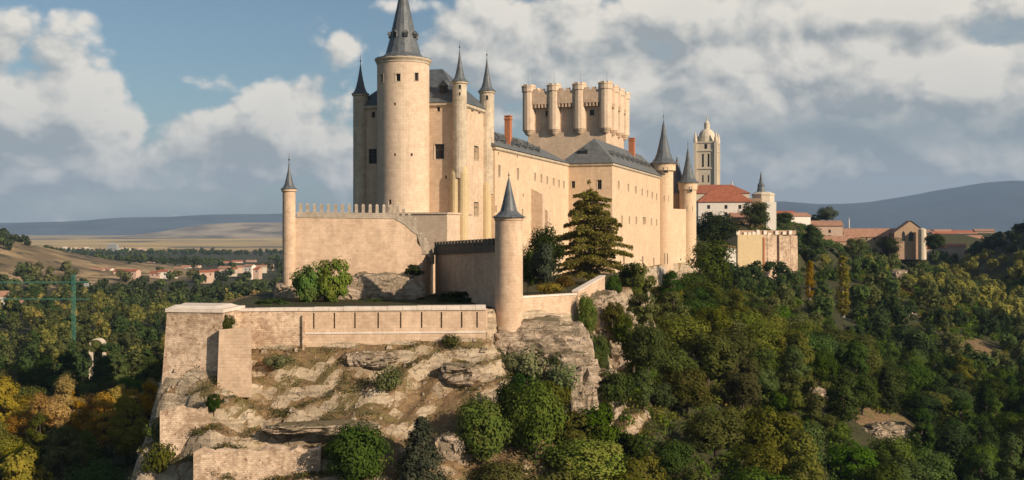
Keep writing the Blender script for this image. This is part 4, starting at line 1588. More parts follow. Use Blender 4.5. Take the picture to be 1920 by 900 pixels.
outcrop('grey rock outcrop under the sunlit upper terrace wall', P3(715, 556, 161.5), 6.5, 2.6, 3.6, 1, .22)
outcrop('pale rock knob under the foot of the far left terrace turret', P3(538, 556, 164), 1.9, 2.2, 2.6, 2, .3)
outcrop('broad cliff face directly under the watch turret and garden wall', P3(1005, 665, 141), 7.0, 4.0, 4.6, 3, .30)
outcrop('pinkish crag at the cliff edge under the ramp wall', P3(1128, 596, 163), 3.5, 6.0, 4.4, 4, .34, -.3)
outcrop('lower pinkish shoulder of the crag among the trees', P3(1165, 640, 168), 3.2, 5.0, 5.0, 5, .36, -.3)
outcrop('tall pale rib of rock below the ivy on the cliff', P3(1085, 790, 135), 2.2, 2.6, 6.5, 6, .34)
outcrop('overhanging pale ledge below the cliff face right of the ivy', P3(1065, 700, 138), 3.8, 3.0, 3.0, 7, .36)
outcrop('rounded buff boulder at the lower right of the crag', P3(1135, 735, 140), 2.6, 3.0, 3.2, 8, .3)
outcrop('jagged pale rock sticking out of the wood in the lower right', GP(1664, 822) + Vector((0, 0, .9)), 5.0, 3.0, 2.3, 9, .4, .2)
outcrop('small pale rock beside the bare scar in the wood', GP(1528, 748), 1.9, 1.8, 1.8, 10, .4)
outcrop('sandy rock at the bend of the path above the yellow trees', GP(1702, 590), 3.4, 3.0, 2.8, 11, .35)
outcrop('buff rock among trees below the brown brick houses', GP(1685, 520), 5.0, 4.0, 3.2, 12, .35)
outcrop('small pale rock left of the bright green shrub at the foot of the crag', GP(842, 850), 1.6, 1.4, 1.9, 16, .34)
outcrop('knobbly grey rock half way along the foot of the rampart', GP(700, 690), 3.0, 1.5, 1.0, 17, .36)
outcrop('pale split rock under the right end of the rampart', GP(860, 720), 2.6, 1.6, 1.2, 18, .36)
outcrop('long pale ledge slanting across the foot of the slope', P3(590, 803, 121.2), 6.6, 1.6, .65, 15, .4, .15)

# ------------------------------------------------------------------ plants
_tr = np.random.RandomState(5)


def cards_mesh(name, C, N, S, mat, asp=0.7):
    """one mesh of leaf sprays: centres, facing, sizes"""
    n = len(C)
    N = N / (np.linalg.norm(N, axis=1)[:, None] + 1e-9)
    r = _tr.randn(n, 3)
    T = np.cross(N, r)
    T /= np.linalg.norm(T, axis=1)[:, None] + 1e-9
    B = np.cross(N, T)
    h = S[:, None] * .5
    bend = N * h * .35
    v = np.stack([C - T * h, C - B * h * asp + bend, C + T * h, C + B * h * asp + bend], 1).reshape(-1, 3)
    me = bpy.data.meshes.new(name)
    me.vertices.add(n * 4)
    me.vertices.foreach_set('co', v.ravel().astype(np.float32))
    me.loops.add(n * 4)
    me.loops.foreach_set('vertex_index', np.arange(n * 4))
    me.polygons.add(n)
    me.polygons.foreach_set('loop_start', np.arange(n) * 4)
    me.polygons.foreach_set('loop_total', np.full(n, 4))
    me.update(calc_edges=True)
    if mat:
        me.materials.append(mat)
    return me


def tube_mesh(name, paths, mat, seg=7):
    vs, fs = [], []
    for pts in paths:
        pts = [(Vector(p), r) for p, r in pts]
        base = len(vs)
        for i, (p, r) in enumerate(pts):
            d = (pts[min(i + 1, len(pts) - 1)][0] - pts[max(i - 1, 0)][0]).normalized()
            a = d.cross(Vector((.3, .9, .2))).normalized()
            b = d.cross(a)
            for k in range(seg):
                t = 2 * math.pi * k / seg
                vs.append(p + a * (r * math.cos(t)) + b * (r * math.sin(t)))
        for i in range(len(pts) - 1):
            for k in range(seg):
                k2 = (k + 1) % seg
                fs.append((base + i * seg + k, base + i * seg + k2, base + (i + 1) * seg + k2, base + (i + 1) * seg + k))
    me = bpy.data.meshes.new(name)
    me.from_pydata([tuple(v) for v in vs], [], fs)
    me.materials.append(mat)
    me.polygons.foreach_set('use_smooth', np.ones(len(fs), dtype=bool))
    return me


def crown_clumps(shape, h, w, base, n):
    """centres and radii of the leaf clumps of a crown"""
    C, Rr = [], []
    for k in range(n):
        if shape == 'round':
            th, u = _tr.rand() * 6.283, _tr.rand() * 2 - 1
            rr = (.35 + .65 * _tr.rand() ** .6)
            s = math.sqrt(1 - u * u)
            x, y, z = rr * s * math.cos(th), rr * s * math.sin(th), rr * u
            z = z if z > -.6 else -.6 + (z + .6) * .3
            C.append((x * w * .40, y * w * .40, base + (h - base) * (.5 + z * .42)))
            Rr.append(w * (.10 + .10 * _tr.rand()))
        elif shape == 'tall':
            z = _tr.rand() ** .9
            rad = (math.sin(math.pi * min(1, z * .82 + .16)) ** .7) * (.4 + .6 * _tr.rand() ** .5)
            th = _tr.rand() * 6.283
            C.append((rad * w * .38 * math.cos(th), rad * w * .38 * math.sin(th), base + (h - base) * (.05 + .9 * z)))
            Rr.append(w * (.11 + .09 * _tr.rand()))
        elif shape == 'cone':
            z = _tr.rand() ** 1.3
            rad = (1 - z) ** .8 * (.55 + .45 * _tr.rand())
            th = _tr.rand() * 6.283
            C.append((rad * w * .44 * math.cos(th), rad * w * .44 * math.sin(th), base + (h - base) * (.03 + .95 * z)))
            Rr.append(w * (.07 + .09 * (1 - z)))
        elif shape == 'column':
            z = _tr.rand()
            rad = math.sin(math.pi * min(1, z * .88 + .12)) ** .6 * _tr.rand() ** .5
            th = _tr.rand() * 6.283
            C.append((rad * w * .36 * math.cos(th), rad * w * .36 * math.sin(th), base + (h - base) * (.03 + .95 * z)))
            Rr.append(w * (.14 + .12 * _tr.rand()))
    return np.array(C), np.array(Rr)


def crown_mesh(name, shape, h, w, base, clumps, leaves, size):
    C, Rr = crown_clumps(shape, h, w, base, clumps)
    idx = _tr.randint(0, len(C), leaves)
    d = _tr.randn(leaves, 3)
    d /= np.linalg.norm(d, axis=1)[:, None]
    rad = Rr[idx] * (.45 + .65 * _tr.rand(leaves) ** .5)
    rad *= np.where(_tr.rand(leaves) < .06, 1.35, 1)
    p = C[idx] + d * rad[:, None] * np.array([1, 1, .8])
    p[:, 2] = np.maximum(p[:, 2], base * .6 + .05)
    mid = np.array([0, 0, base + (h - base) * .45])
    out = p - mid
    out /= np.linalg.norm(out, axis=1)[:, None] + 1e-9
    N = d * .75 + out * .75 + _tr.randn(leaves, 3) * .28 + np.array([0, 0, .25])
    return cards_mesh(name, p, N, size * (.65 + .7 * _tr.rand(leaves)), None), C


PROTO = {}


def proto(key, shape, h, w, base, clumps, leaves, size, bark='bark'):
    cm, C = crown_mesh('crown', shape, h, w, base, clumps, leaves, size)
    r0 = .028 * h + .03
    top = h * (.9 if shape in ('cone', 'column', 'tall') else .62)
    lean = _tr.randn(2) * .02 * h
    paths = [[((lean[0] * f * f, lean[1] * f * f, top * f - .4 * (f == 0)), r0 * (1.25 if f == 0 else 1 - .75 * f)) for f in (0, .06, .25, .5, .75, 1)]]
    for k in _tr.choice(len(C), min(len(C), 9), replace=False):
        z0 = max(base * .8, C[k][2] * .55)
        f = min(.95, z0 / top)
        s = np.array([lean[0] * f * f, lean[1] * f * f, z0])
        mid = (s + C[k]) / 2 + np.array([0, 0, -.03 * h])
        paths.append([(tuple(s), r0 * .42), (tuple(mid), r0 * .28), (tuple(C[k]), r0 * .1)])
    PROTO[key] = (tube_mesh('trunk', paths, M[bark]), cm, h, w, shape)


for i in range(4):
    proto(f'oak{i}', 'round', 8.0, 8.0, 1.1, 34, 6500, .36)
for i in range(3):
    proto(f'ash{i}', 'tall', 11.0, 6.4, 1.6, 36, 6000, .36)
for i in range(3):
    proto(f'bush{i}', 'round', 4.0, 4.6, .15, 22, 3800, .28)
for i in range(2):
    proto(f'fir{i}', 'cone', 9.0, 5.4, .5, 60, 3600, .40)
for i in range(2):
    proto(f'pop{i}', 'column', 13.0, 3.0, .3, 90, 4200, .34, 'palebark')
for i in range(2):
    proto(f'near{i}', 'round', 6.5, 7.2, .3, 70, 9000, .30)
for i in range(2):
    proto(f'juni{i}', 'cone', 7.5, 6.2, .2, 90, 9000, .26)
for i in range(2):
    proto(f'scrub{i}', 'round', 2.4, 4.4, .05, 26, 1300, .26)

PLANTS = []                              # (object, px, py, size) for telling like ones apart


def plant(key, leafkey, loc, h=None, w=None, rot=None, name='tree', label='', cat='tree', group=None):
    tm, cm, ph, pw, shape = PROTO[key]
    r = bpy.data.objects.new(name, None)
    r.empty_display_size = .5
    r.location = loc
    r.rotation_euler = (0, 0, _tr.rand() * 6.28 if rot is None else rot)
    sz = (h / ph) if h else 1
    sx = (w / pw) if w else sz
    COL.objects.link(r)
    for nm, me in (('trunk', tm), ('crown', cm)):
        if nm == 'crown' and len(me.materials) == 0:
            me.materials.append(L[leafkey])
        o = bpy.data.objects.new(nm, me)
        o.scale = (sx, sx, sz)
        o.parent = r
        COL.objects.link(o)
        if nm == 'crown':
            o.material_slots[0].link = 'OBJECT'
            o.material_slots[0].material = L[leafkey]
    tag(r, label, cat, group)
    PLANTS.append((r, loc, h or ph))
    return r


def plant_px(key, leafkey, px, py, hpx, wpx, label, name='tree', cat='tree', Y=None, group=None, rot=None):
    """a plant rooted where the photograph shows its foot"""
    g = Vector((XX(px, Y), Y, ZZ(py, Y))) if Y else ground_at(px, py)
    s = g.y / K
    return plant(key, leafkey, g, hpx * s, wpx * s, rot, name, label, cat, group)


# the plants one can tell apart
plant_px('near0', 'mid', 668, 918, 128, 128, 'round green bush at the foot of the crag beside the grey-green juniper', 'bush', 'bush')
plant_px('juni0', 'blue', 790, 925, 132, 118, 'grey-green juniper with a pointed crown at the foot of the crag', 'juniper', 'shrub')
plant_px('near1', 'bright', 905, 872, 132, 112, 'bright green leafy shrub below the watch turret cliff', 'bush', 'bush')
plant_px('near0', 'mid', 1004, 868, 150, 118, 'taller darker shrub right of the bright green one under the cliff', 'bush', 'bush', rot=2.0)
plant_px('bush0', 'dark', 925, 712, 66, 46, 'small dark shrub in the cleft left of the watch turret cliff', 'bush', 'bush', Y=137.0)
plant_px('scrub0', 'scrub', 985, 712, 70, 120, 'wide dry grey scrub hanging on the cliff under the watch turret', 'bush', 'bush', Y=136.0)
plant_px('scrub1', 'scrub', 1055, 742, 60, 100, 'dry scrub on the ledge below the garden wall cliff', 'bush', 'bush', Y=134.5)
plant_px('near1', 'bright', 1100, 640, 92, 44, 'bright green creeper climbing the cliff corner right of the garden wall', 'creeper', 'creeper', Y=149.0, rot=1.0)
plant_px('near0', 'bright', 1120, 706, 84, 50, 'bright green creeper lower on the cliff, hanging over the rock', 'creeper', 'creeper', Y=147.0, rot=4.0)
plant_px('near1', 'bright', 1095, 925, 92, 170, 'wide light green shrub at the bottom edge below the cliff', 'bush', 'bush', rot=3)
plant_px('near0', 'olive', 940, 925, 60, 120, 'low brownish shrub between the juniper and the wide light green shrub', 'bush', 'bush', rot=5)
plant_px('bush1', 'dark', 401, 798, 40, 30, 'small dark green bush at the right end of the broken masonry block', 'bush', 'bush')
plant_px('bush2', 'olive', 427, 634, 44, 28, 'yellow-green bush growing on top of the rampart buttress', 'bush', 'bush', Y=127.5)
plant_px('bush0', 'bright', 582, 583, 96, 70, 'bright green bush before the terrace wall, left of a pair', 'bush', 'bush', Y=155.0)
plant_px('bush1', 'bright', 626, 583, 98, 74, 'bright green bush before the terrace wall, right of a pair', 'bush', 'bush', Y=155.0)
plant_px('scrub0', 'olive', 298, 830, 44, 66, 'olive scrub beneath the broken masonry block', 'bush', 'bush')
plant_px('scrub1', 'olive', 298, 895, 56, 70, 'olive scrub in the bottom left corner of the crag', 'bush', 'bush')
plant_px('scrub1', 'scrub', 727, 738, 46, 66, 'grey scrub on the ledge in the middle of the crag slope', 'bush', 'bush')
plant_px('scrub0', 'scrub', 520, 706, 30, 60, 'low dry tuft on the slope right of the buttress', 'bush', 'bush')
plant_px('scrub1', 'olive', 850, 660, 26, 50, 'low olive tuft at the foot of the rampart near its right end', 'bush', 'bush')
plant_px('bush2', 'yellow', 40, 930, 92, 110, 'yellow tree in the bottom left corner of the valley', 'tree', 'tree', Y=150.0)
plant_px('bush0', 'mid', 512, 578, 20, 70, 'low green hedge on the terrace behind the rampart coping', 'bush', 'bush', Y=150.0)
plant_px('scrub1', 'mid', 700, 580, 20, 60, 'low tuft behind the rampart coping under the grey outcrop', 'bush', 'bush', Y=155.0)
plant_px('bush1', 'dark', 870, 578, 32, 110, 'dark bush in the shade at the foot of the dark merlon wall', 'bush', 'bush', Y=156.0)
plant_px('bush1', 'dark', 775, 520, 24, 40, 'small dark bush on the outcrop at the corner of the terrace wall', 'bush', 'bush', Y=162.0)
plant_px('near1', 'dark', 958, 838, 128, 84, 'tall dark green bush in the cleft between the two shrubs under the cliff', 'bush', 'bush', rot=1.4)
plant_px('bush1', 'dark', 985, 770, 74, 70, 'dark bush against the foot of the cliff under the grey scrub', 'bush', 'bush', Y=133.0)
plant_px('bush0', 'olive', 1160, 640, 66, 54, 'olive bush on the crag between the creeper and the wooded slope', 'bush', 'bush', Y=158.0)
plant_px('bush2', 'mid', 1188, 690, 84, 76, 'mid green bush over the lower shoulder of the crag', 'bush', 'bush', Y=156.0)
plant_px('bush0', 'dark', 1150, 770, 84, 80, 'dark bush below the buff boulder of the crag', 'bush', 'bush', Y=137.0)
plant_px('bush1', 'mid', 1150, 560, 44, 40, 'green bush on the cliff top right of the ramp wall', 'bush', 'bush', Y=178.0)
plant_px('scrub1', 'olive', 1060, 645, 40, 60, 'olive scrub at the foot of the garden wall', 'bush', 'bush', Y=145.5)
plant_px('oak0', 'dark', 1668, 484, 42, 50, 'dark tree below the left part of the convent front', 'tree', 'tree', Y=480.0)
plant_px('oak2', 'dark', 1752, 476, 40, 40, 'dark tree beside the pale apse of the chapel', 'tree', 'tree', Y=500.0)
plant_px('oak1', 'mid', 1606, 486, 40, 50, 'mid green tree below the right end of the brown outbuilding', 'tree', 'tree', Y=460.0)
plant_px('bush0', 'olive', 1035, 770, 66, 74, 'olive bush against the pale rib of rock under the cliff', 'bush', 'bush', Y=132.5)
plant_px('bush2', 'mid', 1122, 850, 96, 92, 'mid green bush right of the tall pale rib of rock', 'bush', 'bush', Y=131.0)
plant_px('bush1', 'olive', 1205, 620, 70, 70, 'olive bush on the edge of the crag before the olive tree', 'bush', 'bush', Y=172.0)
plant_px('scrub0', 'mid', 1040, 690, 34, 60, 'green scrub on the face of the cliff under the garden wall', 'bush', 'bush', Y=137.0)
plant_px('bush2', 'olive', 1148, 610, 44, 46, 'small olive bush in the face of the pinkish crag', 'bush', 'bush', Y=156.0)
plant_px('near1', 'mid', 1215, 700, 96, 90, 'wide mid green bush on the slope below the crag', 'bush', 'bush', Y=150.0)
# garden behind the watch turret
plant_px('oak0', 'dark', 1022, 540, 120, 70, 'dark green tree against the south wing beside the cedar', 'tree', 'tree', Y=196.0)
plant_px('bush2', 'blue', 1016, 545, 90, 62, 'blue-green bush in the garden between watch turret and cedar', 'bush', 'bush', Y=170.0)
plant_px('bush0', 'mid', 990, 545, 86, 44, 'green bush in the garden right behind the watch turret', 'bush', 'bush', Y=175.0)
plant_px('scrub0', 'gold', 1030, 552, 26, 60, 'low orange autumn shrub in front of the garden bushes', 'bush', 'bush', Y=156.0)
plant_px('scrub1', 'rust', 1060, 540, 26, 50, 'low rusty shrub under the left side of the cedar', 'bush', 'bush', Y=172.0)
plant_px('bush1', 'olive', 1190, 580, 88, 84, 'olive tree on the cliff edge right of the cedar', 'tree', 'tree', Y=196.0)
plant_px('oak2', 'olive', 1240, 590, 60, 90, 'olive tree growing before the rough grey plinth of the castle', 'tree', 'tree', Y=240.0)
plant_px('oak1', 'mid', 1335, 560, 110, 100, 'mid green tree at the foot of the narrow corner tower', 'tree', 'tree', Y=300.0)
plant_px('bush1', 'olive', 176, 662, 24, 34, 'olive bush hiding the foot of the pale arch', 'bush', 'bush', Y=326.0)
plant_px('bush0', 'mid', 200, 664, 24, 30, 'mid green bush right of the foot of the pale arch', 'bush', 'bush', Y=326.0)
# by the houses
plant_px('oak3', 'dark', 1338, 470, 76, 92, 'dark tree between the corner tower and the white house', 'tree', 'tree', Y=380.0)
plant_px('oak1', 'dark', 1416, 432, 54, 64, 'dark tree in front of the right end of the white house', 'tree', 'tree', Y=430.0)
plant_px('oak0', 'blue', 1551, 420, 34, 40, 'dark round tree alone on the skyline right of the white cottage', 'tree', 'tree', Y=560.0)
plant_px('bush1', 'dark', 1530, 418, 16, 22, 'small dark tree left of the round skyline tree', 'tree', 'tree', Y=560.0)
plant_px('oak2', 'dark', 1470, 424, 28, 36, 'dark tree before the white cottage on the ridge', 'tree', 'tree', Y=470.0)
plant_px('ash0', 'dark', 1522, 500, 78, 50, 'tall dark tree right of the ochre cliff building', 'tree', 'tree', Y=420.0)
plant_px('pop0', 'gold', 1518, 560, 72, 20, 'orange columnar poplar in the wood below the ochre building', 'poplar', 'tree', Y=330.0)
plant_px('pop1', 'yellow', 1580, 592, 112, 30, 'taller yellow-green columnar poplar right of the orange one', 'poplar', 'tree', Y=300.0)

# the cedar with its level shelves of branches
ced = thing('cedar_tree', 'big cedar with level shelves of branches in front of the east wing', 'cedar', (XX(1106, 205), 205.0, -10.6))
base = BASE[ced.name]
H = ZZ(347, 205) - base.z
paths = [[((0, 0, -.5), .55), ((.1, 0, 2), .42), ((.0, .1, H * .4), .32), ((.15, 0, H * .75), .18), ((.1, 0, H * .97), .05)]]
Cc, Nn, Ss = [], [], []
lv = 15
for k in range(lv):
    f = k / (lv - 1)
    z = H * (.12 + .85 * f)
    ln = (9.4 * (1 - f) ** .62 * (.62 + .38 * min(1, f / .22)) + .9)
    nb = 8 if f < .8 else 6
    for j in range(nb):
        th = 2 * math.pi * (j + _tr.rand() * .55) / nb + k * 1.1
        l_ = ln * (.62 + .48 * _tr.rand())
        dz = .02 * l_ + _tr.randn() * .5
        d = np.array([math.cos(th), math.sin(th), 0])
        zz = z + _tr.randn() * .55
        dz += _tr.rand() * .10 * l_
        e = d * l_ + np.array([0, 0, zz + dz - .05 * l_])
        mid = d * l_ * .5 + np.array([0, 0, zz + dz + .03 * l_])
        paths.append([((0, 0, zz - .3), .13 * (1 - f * .6)), (tuple(mid), .08 * (1 - f * .5)), (tuple(e), .02)])
        n = int(74 * l_)
        t = _tr.rand(n) ** .75
        wid = (.30 * l_ + .3) * np.sin(np.pi * np.clip(t * .85 + .13, 0, 1))
        s = _tr.randn(n) * .42
        pv = np.array([-d[1], d[0], 0])
        p = d[None] * (t * l_)[:, None] + pv[None] * (s * wid)[:, None]
        p[:, 2] += zz + dz + .03 * l_ * np.sin(np.pi * t) - .10 * l_ * t * t + _tr.randn(n) * .19 - .15 * np.abs(s) * wid
        Cc.append(p)
        Nn.append(np.array([0, 0, .7])[None] + _tr.randn(n, 3) * .9)
        Ss.append(.26 + .26 * _tr.rand(n))
tm = tube_mesh('trunk', paths, M['bark'])
cm = cards_mesh('crown', np.concatenate(Cc), np.concatenate(Nn), np.concatenate(Ss), L['cedar'])
for nm, me in (('trunk', tm), ('crown', cm)):
    o = bpy.data.objects.new(nm, me)
    o.parent = ced
    COL.objects.link(o)

# ------------------------------------------------------------------ the woods: every tree of its own
COLOUR = {'dark': 'dark green', 'mid': 'mid green', 'olive': 'olive', 'yellow': 'yellow', 'gold': 'golden orange', 'rust': 'rusty brown', 'bright': 'bright green', 'blue': 'grey-green'}
SHAPE = {'oak': 'rounded', 'ash': 'tall', 'bush': 'low bushy', 'fir': 'pointed'}
WOOD = []


def darts(x0, x1, y0, y1, dist, n, ok, seed):
    rr = np.random.RandomState(seed)
    X_ = rr.uniform(x0, x1, n)
    Y_ = rr.uniform(y0, y1, n)
    keep = ok(X_, Y_)
    X_, Y_ = X_[keep], Y_[keep]
    cell = {}
    out = []
    for x, y in zip(X_, Y_):
        dd = dist(x, y)
        gx_, gy_ = int(x // 6), int(y // 6)
        good = True
        for i in range(gx_ - 3, gx_ + 4):
            for j in range(gy_ - 3, gy_ + 4):
                for (a, b) in cell.get((i, j), ()):
                    if (a - x) ** 2 + (b - y) ** 2 < dd * dd:
                        good = False
                        break
                if not good:
                    break
            if not good:
                break
        if good:
            cell.setdefault((gx_, gy_), []).append((x, y))
            out.append((x, y))
    return out


SCARS = [(1655, 782, 66, 40), (1528, 735, 26, 22), (1702, 570, 22, 20), (1835, 645, 42, 26), (1690, 508, 24, 16), (1430, 470, 70, 48), (1248, 520, 40, 30), (1118, 585, 42, 56), (1600, 478, 70, 14), (1760, 790, 40, 20), (1518, 535, 20, 40), (1582, 560, 26, 50)]


def ok_right(x, y):
    sdv, _1, _2, _3 = edge_info(x, y)
    px = 960 + K * x / y
    good = (sdv > 5.0) & (px > 985) & (px < 2500) & (y - 60 > (1180 - px) * .35)
    good &= ~((x < 26) & (sdv < 5.5) & (y < 210))
    z = height(x, y)
    py = 430 - K * (z + 4) / y
    good &= (py < 960) & (py > 400)
    for (a, b, ra, rb) in SCARS:
        good &= ~((np.abs(px - a) < ra) & (np.abs(py - b) < rb))
    return good


def wood_area(px, py):
    c = ['under the crag', 'below the corner tower', 'below the ochre building', 'below the convent', 'near the right edge']
    k = 0 if px < 1240 else 1 if px < 1400 else 2 if px < 1560 else 3 if px < 1740 else 4
    r_ = 'high on the slope' if py < 600 else 'midway down the slope' if py < 740 else 'low on the slope'
    return r_, c[k]


pts = darts(-5, 520, 108, 700, lambda x, y: 5.0 + .006 * y, 34000, ok_right, 3)
pts.sort(key=lambda p: p[1])
right_far = []
cnt = 0
rr = random.Random(21)
for (x, y) in pts:
    z = hz(x, y)
    px, py = proj(x, y, z + 3)
    v = float(fbm(np.array([x]), np.array([y]), 40.0, 3)[0]) + rr.uniform(-.22, .22)
    if px > 1690 and 480 < py < 680 or y > 420:
        lk = 'yellow' if v > .06 else 'olive' if v > -.16 else 'mid' if v > -.3 else 'dark'
    else:
        lk = 'rust' if v > .66 else 'olive' if v > .16 else 'mid' if v > -.16 else 'dark'
    if y > 440 and x > 180 and px > 1780 and py < 480:
        lk = 'dark'
    kind = rr.choices(['oak', 'bush', 'ash', 'fir'], [.52, .24, .20, .04 if lk in ('dark', 'mid') else 0])[0]
    h = {'oak': rr.uniform(6.2, 10.0), 'bush': rr.uniform(4.0, 6.2), 'ash': rr.uniform(8.5, 12.0), 'fir': rr.uniform(6.5, 10)}[kind]
    if x < 24 and y < 200:
        h = min(h, 6.0)
    w = h * {'oak': 1.12, 'bush': 1.25, 'ash': .62, 'fir': .55}[kind] * rr.uniform(.9, 1.15)
    if cnt >= 190 or y > 520 or px > 1975:
        right_far.append((x, y, z, h, w, lk))
        continue
    ra, ca_ = wood_area(px, py)
    plant(f"{kind}{rr.randrange(2 if kind == 'fir' else 3)}", lk, (x, y, z - .15), h, w, None, 'tree', f"{COLOUR[lk]} {SHAPE[kind]} tree {ra} {ca_}", 'tree', 'trees of the wooded slope')
    cnt += 1
print('right wood', cnt, 'far', len(right_far))


def ok_left(x, y):
    sdv, _1, _2, _3 = edge_info(x, y)
    px = 960 + K * x / y
    z = height(x, y)
    py = 430 - K * (z + 4) / y
    good = (sdv > 8) & (px > -600) & (px < np.where(y < 205, 190, np.where(y < 240, 250, 940))) & (py < 930)
    good &= ~((px < 110) & (y > 620))
    good &= ~((np.abs(px - 183) < 24) & (np.abs(y - 342) < 26))
    good &= ~((px < 62) & (np.abs(y - 430) < 34))
    return good


def valley_area(px, y):
    return ('nearest in the left valley' if y < 215 else 'midway in the left valley' if y < 270 else 'farther in the left valley') + (' by the edge' if px < 120 else ' beside the crag' if px > 240 else '')


lp = darts(-480, 0, 120, 640, lambda x, y: 6.3 + .004 * y, 26000, ok_left, 8)
lp.sort(key=lambda p: p[1])
left_far = []
cnt = 0
for (x, y) in lp:
    z = hz(x, y)
    px, py = proj(x, y, z + 4)
    v = float(fbm(np.array([x + 300.0]), np.array([y]), 34.0, 3)[0]) + rr.uniform(-.3, .3)
    lk = 'gold' if v > .42 else 'yellow' if v > .16 else 'olive' if v > -.10 else 'mid' if v > -.32 else 'dark'
    kind = rr.choices(['oak', 'ash', 'bush'], [.5, .42, .08])[0]
    h = {'oak': rr.uniform(7, 10.5), 'ash': rr.uniform(10, 14.5), 'bush': rr.uniform(4, 6)}[kind]
    w = h * {'oak': 1.05, 'ash': .60, 'bush': 1.2}[kind] * rr.uniform(.9, 1.15)
    if cnt >= 84 or y > 430 or px < -60 or px > 560:
        left_far.append((x, y, z, h, w, lk))
        continue
    plant(f'{kind}{rr.randrange(3)}', lk, (x, y, z - .2), h, w, None, 'tree', f"{COLOUR[lk]} {SHAPE[kind]} tree {valley_area(px, y)}", 'tree', 'trees of the autumn valley')
    cnt += 1
print('left wood', cnt, 'far', len(left_far))

# farther woods read as one mass: one object per wood
def far_wood(name, label, trees, per, size):
    bykey = {}
    for t in trees:
        bykey.setdefault(t[5], []).append(t)
    vs_m = []
    allC, allN, allS, mi = [], [], [], []
    keys = sorted(bykey)
    for ki, k in enumerate(keys):
        for (x, y, z, h, w, _k) in bykey[k]:
            n = int(per)
            cl = 9
            cc = _tr.randn(cl, 3)
            cc /= np.linalg.norm(cc, axis=1)[:, None]
            cc *= (.4 + .6 * _tr.rand(cl))[:, None]
            idx = _tr.randint(0, cl, n)
            d = _tr.randn(n, 3)
            d /= np.linalg.norm(d, axis=1)[:, None]
            p = cc[idx] * np.array([w * .34, w * .34, h * .34]) + d * (w * .2 * (.5 + .5 * _tr.rand(n)))[:, None] + np.array([x, y, z + h * .56])
            allC.append(p)
            allN.append(d * 1.1 + _tr.randn(n, 3) * .25 + np.array([0, 0, .3]))
            allS.append(size * (.7 + .6 * _tr.rand(n)) * (w / 7.0))
            mi.append(np.full(n, ki))
    me = cards_mesh(name, np.concatenate(allC), np.concatenate(allN), np.concatenate(allS), None)
    for k in keys:
        me.materials.append(L[k])
    me.polygons.foreach_set('material_index', np.concatenate(mi).astype(np.int32))
    o = bpy.data.objects.new(name, me)
    COL.objects.link(o)
    return tag(o, label, kind='stuff')


far_wood('hillside_wood', 'farther woods of the slope and of the hillside beyond the ravine', right_far, 620, .74)


def ok_plain(x, y):
    px = 960 + K * x / y
    pk = fbm(x, y, 300.0, 3)
    n = (px > -600) & (px < 1000) & (pk > -.20 + .25 * (y > 1400))
    hill = np.exp(-((x + 575) / 150.0) ** 2 - ((y - 960) / 270.0) ** 2)
    crest = np.abs(hill - .75) < .13
    return n & ((hill < .28) | (fbm(x, y, 50.0, 2) > .32) | crest)


fp = darts(-1900, 40, 620, 2400, lambda x, y: 7.0 + .006 * y, 14000, ok_plain, 4)
for (x, y) in fp:
    if 130 < 960 + K * x / y < 525 and 800 < y < 1280 and rr.random() < .8:
        continue
    v = float(fbm(np.array([x]), np.array([y]), 120.0, 3)[0]) + rr.uniform(-.2, .2)
    left_far.append((x, y, hz(x, y), rr.uniform(8, 12), rr.uniform(10, 15), 'yellow' if v > .42 and y < 800 else 'olive' if v > .2 and y < 1000 else 'mid' if v > .1 else 'dark'))
far_wood('far_valley_wood', 'far woods along the valley floor towards the town on the left', [t for t in left_far if t[1] > 600], 150, 1.5)
far_wood('valley_wood', 'autumn woods in the valley behind the nearer trees', [t for t in left_far if t[1] <= 600], 560, .80)


def undergrowth(name, label, x0, x1, y0, y1, ok, n, seed):
    rs = np.random.RandomState(seed)
    x, y = rs.uniform(x0, x1, n), rs.uniform(y0, y1, n)
    g = ok(x, y)
    x, y = x[g], y[g]
    z = height(x, y)
    k = 60
    r = rs.uniform(1.1, 2.8, len(x))
    d = rs.randn(len(x) * k, 3)
    d /= np.linalg.norm(d, axis=1)[:, None]
    d[:, 2] = np.abs(d[:, 2])
    c = np.stack([x, y, z], 1).repeat(k, 0) + d * (r.repeat(k) * (.5 + .5 * rs.rand(len(d))))[:, None] * np.array([1, 1, .95])
    N = d * .8 + rs.randn(len(d), 3) * .45
    me = cards_mesh(name, c, N, .42 * (.7 + .7 * rs.rand(len(d))) * (.8 + y.repeat(k) / 500), None)
    keys = ['mid', 'olive', 'dark', 'rust']
    for q in keys:
        me.materials.append(L[q])
    v = fbm(x, y, 22.0, 3) + rs.uniform(-.2, .2, len(x))
    mi = np.where(v > .42, 3, np.where(v > .12, 1, np.where(v > -.2, 0, 2)))
    me.polygons.foreach_set('material_index', mi.repeat(k).astype(np.int32))
    o = bpy.data.objects.new(name, me)
    COL.objects.link(o)
    return tag(o, label, kind='stuff')


undergrowth('undergrowth', 'dense undergrowth between the trees of the wooded slope', -5, 300, 108, 520, ok_right, 15000, 31)
def ok_ridge(x, y):
    sdv, _1, _2, _3 = edge_info(x, y)
    px = 960 + K * x / y
    return (sdv < 8) & (sdv > -60) & (px > 1315) & (px < 1900) & ~((px < 1505) & (y < 412) & (y > 385)) & ~((px > 1665) & (px < 1745) & (y > 535)) & ~((px > 1305) & (px < 1415) & (y > 446) & (y < 470))


undergrowth('ridge_scrub', 'scrub and weeds on the ridge between the houses', 60, 330, 345, 660, ok_ridge, 5200, 33)
undergrowth('valley_undergrowth', 'undergrowth between the trees of the valley floor', -230, -30, 130, 460, ok_left, 5000, 32)

